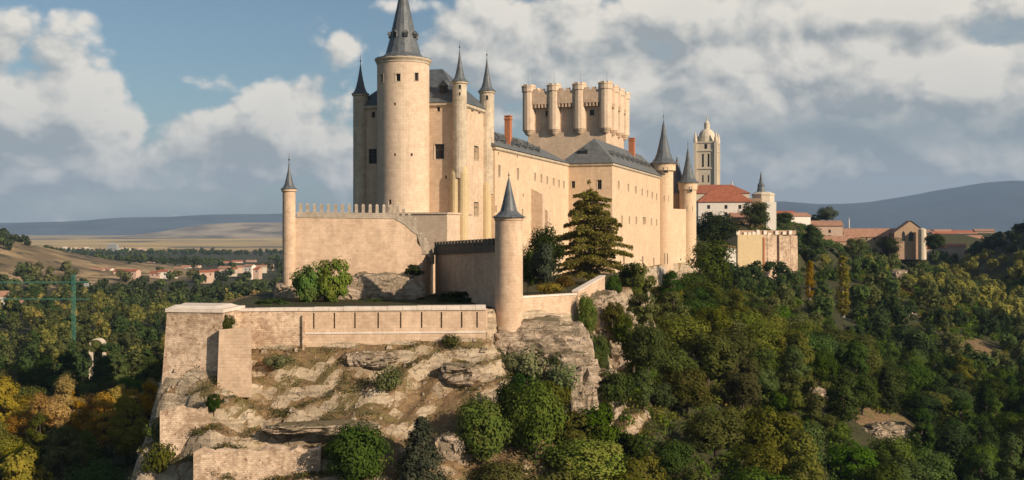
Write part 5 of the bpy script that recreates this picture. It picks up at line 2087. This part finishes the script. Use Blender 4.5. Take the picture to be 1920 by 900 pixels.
# ------------------------------------------------------------------ scrub and grass tufts on the crag slope
def tufts(name, label, n, mat, seed, size, hgt):
    rs = np.random.RandomState(seed)
    x = rs.uniform(-50, 24, n * 8)
    y = rs.uniform(104, 175, n * 8)
    sdv, _1, _2, _3 = edge_info(x, y)
    e = .25
    z = height(x, y)
    sx_ = (height(x + e, y) - z) / e
    sy_ = (height(x, y + e) - z) / e
    g = (sdv > .6) & (sdv < 26) & (np.hypot(sx_, sy_) < 1.0) & (fbm(x, y, 9.0, 3) > rs.uniform(-.3, .5, len(x)))
    x, y, z = x[g][:n], y[g][:n], z[g][:n]
    k = 9
    c = np.stack([x, y, z], 1).repeat(k, 0) + rs.randn(len(x) * k, 3) * np.array([size, size, hgt * .3]) + np.array([0, 0, hgt * .4])
    N = rs.randn(len(c), 3) * np.array([1, 1, .35])
    me = cards_mesh(name, c, N, (.16 + .2 * rs.rand(len(c))), mat, .35)
    o = bpy.data.objects.new(name, me)
    COL.objects.link(o)
    tag(o, label, kind='stuff')


tufts('dry_grass', 'dry brown grass on the ledges of the crag', 9000, L['scrub'], 1, .30, .42)
tufts('green_weeds', 'green weeds and low scrub on the ledges of the crag', 1700, L['olive'], 2, .35, .4)
tufts('rusty_weeds', 'rust coloured dead weeds on the crag slope', 3600, L['rust'], 3, .32, .4)


# ------------------------------------------------------------------ loose stones on the slope
def stones(n, seed):
    rs = np.random.RandomState(seed)
    x = rs.uniform(-46, 20, n * 5)
    y = rs.uniform(106, 160, n * 5)
    sdv, _1, _2, _3 = edge_info(x, y)
    g = (sdv > .8) & (sdv < 26)
    x, y = x[g][:n], y[g][:n]
    z = height(x, y)
    m = MB()
    for a, b, c in zip(x, y, z):
        s = .12 + .35 * rs.rand() ** 3
        th = rs.rand() * 3
        m.box((a, b), (math.cos(th), math.sin(th)), s, s * rs.uniform(.5, .9), c - s * .5, c + s * rs.uniform(.4, .9), top=[Vector((a, b, 0)) + Vector((math.cos(th + q), math.sin(th + q), 0)) * s * rs.uniform(.5, .9) for q in (-2.3, -.7, .8, 2.4)])
    o = m.build('loose_rubble', M['rock'])
    tag(o, 'loose pale stones scattered over the crag slope', kind='stuff')


stones(700, 6)

# ------------------------------------------------------------------ cathedral tower, houses, city
TH = R(18)


def house(name, label, cat, c, w, d, z0, zh, roof_h, wall, roof, rot=0.0, wins=(), hip=False, group=None, eave=.5, chim=False):
    """gabled or hipped house: front faces the camera when rot = 0; wins: (x from centre, z, w, h)"""
    dx = Vector((math.cos(rot), math.sin(rot), 0))
    dy = Vector((-math.sin(rot), math.cos(rot), 0))
    c = Vector((c[0], c[1], 0))
    o = thing(name, label, cat, (c.x, c.y, z0), group)
    q = [c - dx * w / 2, c + dx * w / 2, c + dx * w / 2 + dy * d, c - dx * w / 2 + dy * d]
    m = MB()
    fn = plane_fn(q[0], dx)
    holes = [(w / 2 + x - a / 2, w / 2 + x + a / 2, z - b / 2, z + b / 2) for (x, z, a, b) in wins]
    m.panel(fn, 0, w, z0, zh, holes, du=5, depth=.25)
    for i in (1, 2, 3):
        p, r_ = q[i], q[(i + 1) % 4]
        m.panel(plane_fn(p, r_ - p), 0, (r_ - p).length, z0, zh, du=5)
    rid = zh + roof_h
    if not hip:
        ml, mr = (q[0] + q[3]) / 2, (q[1] + q[2]) / 2
        m.face([q[1] + UP * zh, q[2] + UP * zh, mr + UP * (rid - .05)])
        m.face([q[3] + UP * zh, q[0] + UP * zh, ml + UP * (rid - .05)])
    m.build('wall', M[wall], o)
    e = eave
    b = [q[0] - dx * e - dy * e, q[1] + dx * e - dy * e, q[2] + dx * e + dy * e, q[3] - dx * e + dy * e]
    b = [p + UP * (zh - .02) for p in b]
    ins = min(w * .4, d / 2) if hip else -e
    rl, rr_ = c - dx * (w / 2 - ins) + dy * d / 2 + UP * rid, c + dx * (w / 2 - ins) + dy * d / 2 + UP * rid
    m = MB()
    m.face([b[0], b[1], rr_, rl])
    m.face([b[2], b[3], rl, rr_])
    if hip:
        m.face([b[1], b[2], rr_])
        m.face([b[3], b[0], rl])
    t = UP * -.18
    for i in range(4):
        if hip or i in (0, 2):
            j = (i + 1) % 4
            m.face([b[i] + t, b[j] + t, b[j], b[i]])
    rf = m.build('roof', M[roof], o)
    for h in holes:
        g = MB()
        k = -.2
        g.face([fn(h[0], h[2], k), fn(h[1], h[2], k), fn(h[1], h[3], k), fn(h[0], h[3], k)])
        g.build('window', M['glass'], o)
    if chim:
        g = MB()
        g.box((c + dx * w * .22 + dy * d * .4), dx, .5, .4, zh, rid + 1.3)
        g.build('chimney', M['brick'], rf)
    return o


# cathedral bell tower
Yc = 700.0
cc = Vector((XX(1325.5, Yc), Yc, 0))
ct = thing('bell_tower', 'far cathedral bell tower with a dome and lantern behind the castle', 'tower', (cc.x, cc.y, -5))
hw = 6.9
q = [cc - BX * hw - AX * hw, cc + BX * hw - AX * hw, cc + BX * hw + AX * hw, cc - BX * hw + AX * hw]
m = MB()
zt_ = ZZ(268, Yc)
openings = {0: [], 1: []}
for side in (0, 1):
    for (x, z, w, h) in ((-1.9, ZZ(302, Yc), 1.4, 9), (1.9, ZZ(302, Yc), 1.4, 9), (-1.9, ZZ(336, Yc), 1.1, 5), (1.9, ZZ(336, Yc), 1.1, 5), (0, ZZ(276, Yc), 2.0, 3.4)):
        openings[side].append((hw + x - w / 2, hw + x + w / 2, z - h / 2, z + h / 2))
for i in range(4):
    p, r_ = q[i], q[(i + 1) % 4]
    m.panel(plane_fn(p, r_ - p), 0, 2 * hw, -5, zt_, openings.get(i, []), depth=1.0)
for i in range(4):                        # corner piers and string courses
    m.box((q[i].x, q[i].y), BX, 1.05, 1.05, -5, zt_ - 4 + 3.997)
for z in (ZZ(318, Yc), ZZ(285, Yc), zt_ - .5):
    m.box((cc.x, cc.y), BX, hw + .5, hw + .5, z, z + .9)
m.build('shaft', M['cream'], ct)
for side in (0, 1):
    p, r_ = q[side], q[side + 1]
    fn = plane_fn(p, r_ - p)
    for h in openings[side]:
        g = MB()
        g.face([fn(h[0], h[2], -.95), fn(h[1], h[2], -.95), fn(h[1], h[3], -.95), fn(h[0], h[3], -.95)])
        g.build('belfry_opening', M['glass'], ct)
m = MB()
zd = zt_ + .4
m.lathe(cc, [(6.6, zd), (6.6, zd + 1.2), (6.3, zd + 1.4), (5.9, zd + 4.0), (4.8, zd + 6.6), (3.4, zd + 8.2), (1.9, zd + 9.0)], 16)
for i in range(4):
    m.lathe(q[i], [(1.3, zt_), (1.3, zt_ + 2), (.2, zt_ + 7)], 8)
m.build('dome', M['cream'], ct)
m = MB()
m.lathe(cc, [(2.2, zd + 8.9), (1.9, zd + 9.2), (1.9, zd + 12.5), (2.2, zd + 12.7), (1.2, zd + 14), (.35, zd + 15), (.3, zd + 17.5), (.05, zd + 18.5)], 12)
m.build('lantern', M['cream'], ct)

# cathedral nave pinnacles behind the red roofs
pn = thing('cathedral_nave', 'pale pinnacled cathedral nave peeping over the red roofs', 'church', (XX(1362, 690), 690, 0))
m = MB()
m.box((XX(1360, 690), 700), BX, 12, 8, 0, ZZ(357, 690))
m.build('wall', M['cream'], pn)
for px, py in ((1349, 348), (1358, 346), (1367, 350), (1373, 338)):
    f = MB()
    f.lathe((XX(px, 690), 690), [(.8, ZZ(365, 690)), (.8, ZZ(py, 690) - 4), (.05, ZZ(py, 690))], 8)
    f.build('pinnacle', M['cream'], pn)

house('town_house', 'upper red-roofed house behind the white house next to the castle', 'house', (XX(1345, 520), 520), 32, 16, -5, ZZ(362, 520), 4.6, 'cream', 'tile', -.12, hip=True)
house('town_house', 'white house with a broad red hipped roof between castle and domed church', 'house', (XX(1359, 450), 450), 23.0, 15, -6, ZZ(378, 450), 6.5, 'white', 'tile', -.10,
      wins=[(x, z, 1.3, 1.7) for z in (ZZ(388, 450), ZZ(402, 450)) for x in (-7, 0.5, 6.5)], hip=True)
house('town_house', 'low grey-roofed annex below the white house', 'house', (XX(1393, 440), 440), 10, 8, -8, ZZ(408, 440), 2.2, 'brown', 'oldtile', -.1)
# domed church with slate spire
ch = thing('church', 'small cream church tower with a slate spire right of the red roofs', 'church', (XX(1428, 470), 470, -2))
cpos = Vector((XX(1431, 470), 470, 0))
m = MB()
m.lathe(cpos, [(5.0, -4), (5.0, ZZ(367, 470)), (5.3, ZZ(366, 470)), (5.3, ZZ(364, 470)), (3.2, ZZ(360, 470))], 8, rot=R(22))
m.build('tower', M['cream'], ch)
m = MB()
m.lathe(cpos - Vector((1, 0, 0)), [(3.6, ZZ(363, 470)), (1.9, ZZ(359, 470)), (1.5, ZZ(350, 470)), (1.7, ZZ(348, 470)), (.9, ZZ(342, 470)), (.12, ZZ(322, 470))], 8)
m.build('spire', M['slate'], ch)
m = MB()
m.box((XX(1415, 468), 470), BX, 4, 5, -4, ZZ(372, 470))
m.build('nave', M['brown'], ch)
m = MB()
m.box((XX(1443, 455), 455), (1, 0, 0), 2.2, 3, -4, ZZ(379, 455))
m.build('annex', M['white'], ch)

# ochre cliff-side building / bastion
oc = thing('cliff_building', 'tall ochre wall of a cliff-side building with a crumbling rocky right half', 'building', (XX(1440, 400), 400, -14))
o0, o1 = Vector((XX(1381, 398), 396, 0)), Vector((XX(1498, 404), 404, 0))
od = (o1 - o0).normalized()
on_ = Vector((od.y, -od.x, 0))
m = MB()
half = o0.lerp(o1, .42)
m.prism([o0, half, half - on_ * 9, o0 - on_ * 9], -26, ZZ(440, 398))
m.build('wall', M['ochre'], oc)
m = MB()
rr5 = random.Random(5)
n = 9
for k in range(n):
    a, b = half.lerp(o1, k / n), half.lerp(o1, (k + 1) / n)
    off = rr5.uniform(-.5, .5)
    m.prism([a + on_ * off, b + on_ * off, b - on_ * 9, a - on_ * 9], -28, ZZ(440, 400) + rr5.uniform(-.5, 0), top=[a + on_ * (off - .6), b + on_ * (off - .6), b - on_ * 9, a - on_ * 9])
m.build('crumbling_wall', M['rubble'], oc, 'crumbling pale rubble half of the wall')
m = MB()
m.box(half, od, .35, .3, -26, ZZ(445, 398))
m.build('drainpipe', M['brick'], oc)
m = MB()
m.prism([o0 - on_ * 2, o1 - on_ * 2, o1 - on_ * 9, o0 - on_ * 9], ZZ(440, 398) + .003, ZZ(432, 398))
m.build('attic', M['brown'], oc)
m = MB()
k = 0.0
ln = (o1 - o0).length
while k < ln - 1:
    p = o0 + od * (k + .9) - on_ * 1.6
    m.box(p, od, .7, .35, ZZ(440, 398) + .004, ZZ(rr5.uniform(431, 437), 398))
    k += rr5.uniform(1.6, 3.4)
m.build('parapet', M['coping'], oc)
# little white wall and hut left of it
house('hut', 'small white-walled hut with a flat cream roof left of the ochre building', 'hut', (XX(1362, 385), 385), 7.5, 6, -16, ZZ(463, 385), .9, 'white', 'oldtile', .1, hip=True)

house('cottage', 'white cottage gleaming in the sun on the ridge right of the church', 'house', (XX(1500, 520), 520), 12, 9, -6, ZZ(405, 520), 1.8, 'white', 'oldtile', .25)
house('cottage', 'pink cottage half hidden left of the gleaming white cottage', 'house', (XX(1474, 535), 535), 11, 9, -6, ZZ(402, 535), 2.0, 'pink', 'tile', .1, wins=[(-3, 4, 1.1, 1.4), (2, 4, 1.1, 1.4)])
house('town_house', 'brown house with tiled roof under the round skyline tree', 'house', (XX(1548, 520), 520), 17, 11, -14, ZZ(423, 520), 2.6, 'pink', 'oldtile', -.1, wins=[(-5, -1, 1.2, 1.6), (2, -1, 1.2, 1.6)])
house('convent', 'long low brown convent with an old tiled roof on the ridge', 'building', (XX(1622, 560), 560), 42, 12, -18, ZZ(444, 560), 4.6, 'brown', 'oldtile', -.03, wins=[(-16 + 4.2 * k, ZZ(448, 560), .9, 1.3) for k in range(8)])
house('house', 'low brown outbuilding below the long convent', 'building', (XX(1580, 500), 500), 18, 8, -18, ZZ(452, 500), 2.4, 'brown', 'oldtile', .05)
# gabled chapel seen end-on
cp = thing('chapel', 'brown gabled chapel with a pale apse at the right end of the convent', 'church', (XX(1708, 545), 545, -12))
c0, c1 = Vector((XX(1677, 545), 545, 0)), Vector((XX(1738, 545), 545, 0))
m = MB()
zh_ = ZZ(436, 545)
rg = ZZ(414, 545)
mid = (c0 + c1) / 2
dpt = Vector((.25, 1, 0)).normalized() * 18
m.face([c0 + UP * -16, c1 + UP * -16, c1 + UP * zh_, mid + UP * rg, c0 + UP * zh_])
m.face([c1 + UP * -16, c1 + dpt + UP * -16, c1 + dpt + UP * zh_, c1 + UP * zh_])
m.face([c0 + dpt + UP * -16, c0 + UP * -16, c0 + UP * zh_, c0 + dpt + UP * zh_])
m.build('wall', M['brown'], cp)
m = MB()
f = Vector((0, -.5, 0))
m.face([c0 + f + UP * (zh_ - .5) - Vector((.8, 0, 0)), mid + f + UP * (rg + .15), mid + dpt + UP * (rg + .15), c0 + dpt + UP * (zh_ - .5) - Vector((.8, 0, 0))])
m.face([mid + f + UP * (rg + .15), c1 + f + UP * (zh_ - .5) + Vector((.8, 0, 0)), c1 + dpt + UP * (zh_ - .5) + Vector((.8, 0, 0)), mid + dpt + UP * (rg + .15)])
m.build('roof', M['oldtile'], cp)
m = MB()
m.lathe(Vector((XX(1729, 541), 541, 0)), [(2.0, -16), (2.0, ZZ(430, 541)), (.1, ZZ(427, 541))], 12)
m.build('apse', M['cream'], cp)
for px, w in ((1694, 1.6), (1708, 2.4)):
    g = MB()
    fn = plane_fn(c0, c1 - c0)
    u = XX(px, 545) - c0.x
    g.face([fn(u - w / 2, ZZ(452, 545), .05), fn(u + w / 2, ZZ(452, 545), .05), fn(u + w / 2, ZZ(437, 545), .05), fn(u, ZZ(433, 545), .05), fn(u - w / 2, ZZ(437, 545), .05)])
    g.build('window', M['glass'], cp)

# city beyond on the right
rr = random.Random(12)
walls_ = ['pink', 'cream', 'brown', 'white', 'pink']
WN = {'pink': 'pink', 'cream': 'cream', 'brown': 'brown', 'white': 'white', 'greyblock': 'grey'}
HOUSES = []
row = 0
for (py, Y, x0, x1) in ((446, 760, 1745, 1850), (438, 900, 1742, 1830), (431, 1060, 1745, 1850), (460, 640, 1748, 1800)):
    px = x0
    row += 1
    while px < x1:
        w = rr.uniform(12, 22) * Y / 800
        wl = rr.choice(walls_)
        zt_ = ZZ(py, Y) - rr.uniform(0, 3)
        o = house('town_house', f"{WN[wl]} city house in the {('second', 'third', 'farthest', 'nearest')[row - 1]} row beyond the chapel", 'house', (XX(px, Y), Y), w, 10, zt_ - 10, zt_, rr.uniform(1.5, 2.6), wl, rr.choice(['oldtile', 'tile', 'oldtile']), rr.uniform(-.3, .3), group='city houses beyond the chapel')
        HOUSES.append((o, (XX(px, Y), Y, zt_), w))
        px += w * K / Y * rr.uniform(.75, 1.0)
o = thing('radio_mast', 'thin pale mast on the skyline above the long convent', 'mast', (XX(1592, 700), 700, ZZ(430, 700)))
f = MB()
f.lathe((XX(1592, 700), 700), [(.5, -12), (.35, ZZ(412, 700)), (.05, ZZ(408, 700))], 6)
f.build('pole', M['white'], o)

# valley town on the left
for (px, py, Y, w, h, wl, rf) in (
        (158, 513, 1000, 15, 6, 'cream', 'oldtile'), (178, 515, 980, 17, 6, 'pink', 'oldtile'), (196, 513, 1000, 14, 5, 'cream', 'oldtile'), (226, 518, 960, 16, 6, 'pink', 'tile'),
        (243, 520, 930, 15, 7, 'pink', 'tile'), (290, 520, 960, 12, 5, 'pink', 'tile'), (304, 519, 960, 11, 6, 'white', 'tile'), (322, 518, 980, 13, 5, 'cream', 'oldtile'),
        (336, 510, 1120, 14, 5, 'greyblock', 'oldtile'), (350, 507, 1180, 13, 5, 'cream', 'oldtile'), (363, 505, 1250, 14, 5, 'pink', 'oldtile'), (388, 520, 930, 15, 6, 'pink', 'tile'),
        (402, 516, 990, 11, 5, 'cream', 'tile'), (418, 511, 1050, 13, 6, 'pink', 'oldtile'), (434, 512, 1040, 12, 5, 'cream', 'tile'), (448, 508, 1100, 14, 5, 'pink', 'oldtile'),
        (464, 513, 1000, 11, 9, 'white', 'oldtile'), (476, 514, 1000, 12, 6, 'pink', 'tile'), (490, 507, 1100, 13, 5, 'cream', 'oldtile'), (166, 503, 1300, 16, 5, 'cream', 'oldtile'),
        (500, 503, 1250, 14, 5, 'pink', 'tile'), (280, 498, 1500, 16, 5, 'white', 'oldtile'), (235, 494, 1600, 18, 7, 'greyblock', 'oldtile'), (195, 494, 1650, 17, 6, 'white', 'oldtile'),
        (420, 497, 1500, 18, 5, 'pink', 'tile'), (445, 495, 1600, 20, 5, 'pink', 'tile'), (470, 494, 1650, 18, 5, 'pink', 'oldtile'), (345, 494, 1700, 17, 5, 'white', 'oldtile'), (385, 493, 1700, 16, 5, 'greyblock', 'oldtile')):
    zb = ZZ(py, Y)
    o = house('town_house', f"{WN[wl]} house with {'red' if rf == 'tile' else 'faded'} roof in the valley town {'in front' if Y < 1060 else 'farther back' if Y < 1450 else 'at the back'}", 'house',
              (XX(px, Y), Y), w * .85, 8, min(zb, hz(XX(px, Y), Y)) - 1, zb + h * .8, 1.8, wl, rf, rr.uniform(-.35, .35), group='houses of the valley town',
              wins=[(-w * .2, zb + h * .45, 1.3, 1.6), (w * .2, zb + h * .45, 1.3, 1.6)] if Y < 1060 else ())
    HOUSES.append((o, (XX(px, Y), Y, zb), w))


def block(label, px, py, Y, w, h, wl='greyblock'):
    z = ZZ(py, Y)
    o = thing('apartment_block', label, 'apartment block', (XX(px, Y), Y, z - 6))
    m = MB()
    p0 = Vector((XX(px, Y) - w / 2, Y, 0))
    holes = []
    nz = int(h / 3.2)
    nxw = int(w / 4)
    for i in range(nxw):
        for j in range(nz):
            holes.append((1.2 + i * 4, 3.2 + i * 4, z + .8 + j * 3.2, z + 2.4 + j * 3.2))
    m.panel(plane_fn(p0, (1, 0, 0)), 0, w, z - 6, z + h, [h_ for h_ in holes if h_[1] < w - .5], depth=.4)
    q = [p0, p0 + Vector((w, 0, 0)), p0 + Vector((w, 12, 0)), p0 + Vector((0, 12, 0))]
    for i in (1, 2, 3):
        m.panel(plane_fn(q[i], q[(i + 1) % 4] - q[i]), 0, (q[(i + 1) % 4] - q[i]).length, z - 6, z + h)
    m.face([p + UP * (z + h) for p in q])
    m.box((XX(px, Y), Y + 6), (1, 0, 0), w * .18, 2, z + h + .003, z + h + 2.6)
    m.build('wall', M[wl], o)
    g = MB()
    g.face([p0 + Vector((1, .38, 0)) + UP * (z - 2), p0 + Vector((w - 1, .38, 0)) + UP * (z - 2), p0 + Vector((w - 1, .38, 0)) + UP * (z + h - .5), p0 + Vector((1, .38, 0)) + UP * (z + h - .5)])
    t = g.build('glazing', M['glass'], o)
    t['kind'] = 'stuff'
    return o


block('tall grey apartment block on the plain beyond the valley town', 210, 478, 2300, 22, 24)
for i, (px, py, w, h, wl, lab) in enumerate(((120, 472, 26, 9, 'cream', 'long cream block at the foot of the dark left hill'), (140, 474, 22, 11, 'pink', 'pink block right of the long cream one on the plain'), (160, 473, 24, 10, 'cream', 'cream block between two pink blocks on the plain'), (180, 474, 20, 9, 'pink', 'pink block just left of the tall grey one'),
                                        (232, 472, 28, 8, 'cream', 'cream block just right of the tall grey one'), (262, 472, 24, 7, 'pink', 'low pink block on the plain farther right of the grey one'))):
    block(lab, px, py, 2350 + 25 * i, w, h, wl)

# white and pink houses in the trees at the left edge, white roofs, arch
def house_px(name, label, cat, px, py, wpx, hpx, rpx, wall, roof, rot, d=8, wins=()):
    """a house standing where its foot is seen in the valley"""
    g = ground_at(px, py, 300)
    s = g.y / K
    return house(name, label, cat, (g.x, g.y), wpx * s, d, g.z - 2, g.z + hpx * s, rpx * s, wall, roof, rot, wins=[(a * s, g.z + b * s, w * s, h * s) for a, b, w, h in wins])


house_px('villa', 'white villa with a faded roof cut by the left edge among valley trees', 'house', -2, 590, 26, 34, 10, 'white', 'oldtile', .2, wins=[(5, 20, 5, 6)])
house_px('villa', 'low pink house with a pale front right of the white villa', 'house', 24, 592, 24, 20, 8, 'pink', 'oldtile', -.1, wins=[(-5, 10, 3, 4), (5, 10, 3, 4)])
house_px('shed', 'long white shed right of the crane mast top', 'shed', 158, 543, 20, 6, 4, 'white', 'coping', .1)
house_px('shed', 'lower white shed beside the crane mast', 'shed', 168, 572, 18, 8, 4, 'white', 'coping', -.05)
ar = thing('arch', 'pale curved arch standing among the valley trees', 'arch', (XX(183, 335), 335, -48))
m = MB()
ac = Vector((XX(183, 335), 335, ZZ(648, 335)))
ra_, rb_ = 2.4, 2.0
N = 20
for k in range(N):
    t0, t1 = math.pi * k / N, math.pi * (k + 1) / N
    for (a, b, y0) in ((t0, t1, 0),):
        P_ = lambda t, r_, y: ac + Vector((-r_ * math.cos(t), y, r_ * math.sin(t)))
        m.face([P_(a, rb_, -1.2), P_(b, rb_, -1.2), P_(b, ra_, -1.2), P_(a, ra_, -1.2)])
        m.face([P_(a, ra_, -1.2), P_(b, ra_, -1.2), P_(b, ra_, 1.5), P_(a, ra_, 1.5)])
        m.face([P_(b, rb_, -1.2), P_(a, rb_, -1.2), P_(a, rb_, 1.5), P_(b, rb_, 1.5)])
for s in (-1, 1):
    m.box((ac.x + s * 2.2, 335.1), (1, 0, 0), 0.2, 1.3, -52, ac.z)
m.build('arch_ring', M['cream'], ar)


# tower cranes
def lattice(m, p, q, s, up=Vector((0, 0, 1))):
    d = (q - p)
    L_ = d.length
    d = d.normalized()
    a = d.cross(Vector((.1, 1, .05))).normalized() * s
    b = d.cross(a).normalized() * s
    th = s * .12

    def bar(x, y):
        dd = (y - x).normalized()
        u = dd.cross(Vector((.31, .5, .8))).normalized() * th
        w = dd.cross(u)
        for k in range(4):
            c0 = [u + w, u - w, -u - w, -u + w]
            m.face([x + c0[k], y + c0[k], y + c0[(k + 1) % 4], x + c0[(k + 1) % 4]])
    cs = [a + b, a - b, -a - b, -a + b]
    for c in cs:
        bar(p + c, q + c)
    n = max(1, int(L_ / (2.2 * s)))
    for k in range(n):
        x, y = p + d * (L_ * k / n), p + d * (L_ * (k + 1) / n)
        for i in range(4):
            c0, c1 = cs[i], cs[(i + 1) % 4]
            bar(x + c0, y + c1) if k % 2 else bar(x + c1, y + c0)


Yk = 395.0
cr = thing('tower_crane', 'green tower crane standing among the valley trees', 'crane', (XX(138, Yk), Yk, ZZ(640, Yk)))
m = MB()
lattice(m, V(138, 646, Yk), V(138, 522, Yk), .5)
m.build('mast', M['crane'], cr)
m = MB()
lattice(m, V(165, 529, Yk) + Vector((0, .5, 0)), V(-60, 530, Yk) + Vector((0, .5, 0)), .24)
lattice(m, V(138, 522, Yk), V(138, 514, Yk), .5)
m.build('jib', M['crane'], cr)
m = MB()
m.box((XX(161, Yk), Yk + .5), (1, 0, 0), .8, .5, ZZ(537, Yk), ZZ(531, Yk))
m.build('counterweight', M['greyblock'], cr)
Yk = 430.0
cr = thing('tower_crane', 'second crane with only its low green jib crossing behind the mast', 'crane', (XX(-70, Yk), Yk, ZZ(650, Yk)))
m = MB()
lattice(m, V(-70, 655, Yk), V(-70, 555, Yk), .7)
m.build('mast', M['crane'], cr)
m = MB()
lattice(m, V(-120, 561, Yk) + Vector((0, .5, 0)), V(168, 561, Yk) + Vector((0, .5, 0)), .2)
m.build('jib', M['crane'], cr)

# ------------------------------------------------------------------ tell like ones apart: size first, then order
ORD = ['leftmost', 'second from left', 'third from left', 'fourth from left', 'fifth from left', 'sixth from left', 'seventh from left', 'eighth from left', 'ninth from left', 'tenth from left',
       'eleventh from left', 'twelfth from left', 'thirteenth from left', 'fourteenth from left', 'fifteenth from left']
by = {}
for (o, loc, s) in PLANTS + HOUSES:
    by.setdefault(o['label'], []).append((o, loc, s))
for lab, v in by.items():
    if len(v) < 2:
        continue
    v.sort(key=lambda e: e[2])
    if len(v) == 2 and v[1][2] > v[0][2] * 1.12:
        v[0][0]['label'] = 'smaller ' + lab
        v[1][0]['label'] = 'larger ' + lab
        continue
    v.sort(key=lambda e: e[1][0] / e[1][1])
    for k, e in enumerate(v):
        e[0]['label'] = f'{lab}, {ORD[min(k, 14)]}'

# ------------------------------------------------------------------ the air over the plain
hm = bpy.data.materials.new('haze')
hm.use_nodes = True
hn = NT(hm.node_tree)
hn.n.clear()
ho = hn.new('ShaderNodeOutputMaterial')
pv = hn.new('ShaderNodeVolumePrincipled')
pv.inputs['Color'].default_value = (0.42, 0.60, 0.88, 1)
pv.inputs['Density'].default_value = 0.00006
pv.inputs['Anisotropy'].default_value = 0.0
hn.l.new(pv.outputs[0], ho.inputs['Volume'])
m = MB()
zlo = float(GZ.min()) - 1.5
zlo = min(zlo, -55)
m.prism([(-16000, -1000), (16000, -1000), (16000, 16000), (-16000, 16000)], zlo, 800)
hzo = m.build('haze', hm)
tag(hzo, kind='stuff')
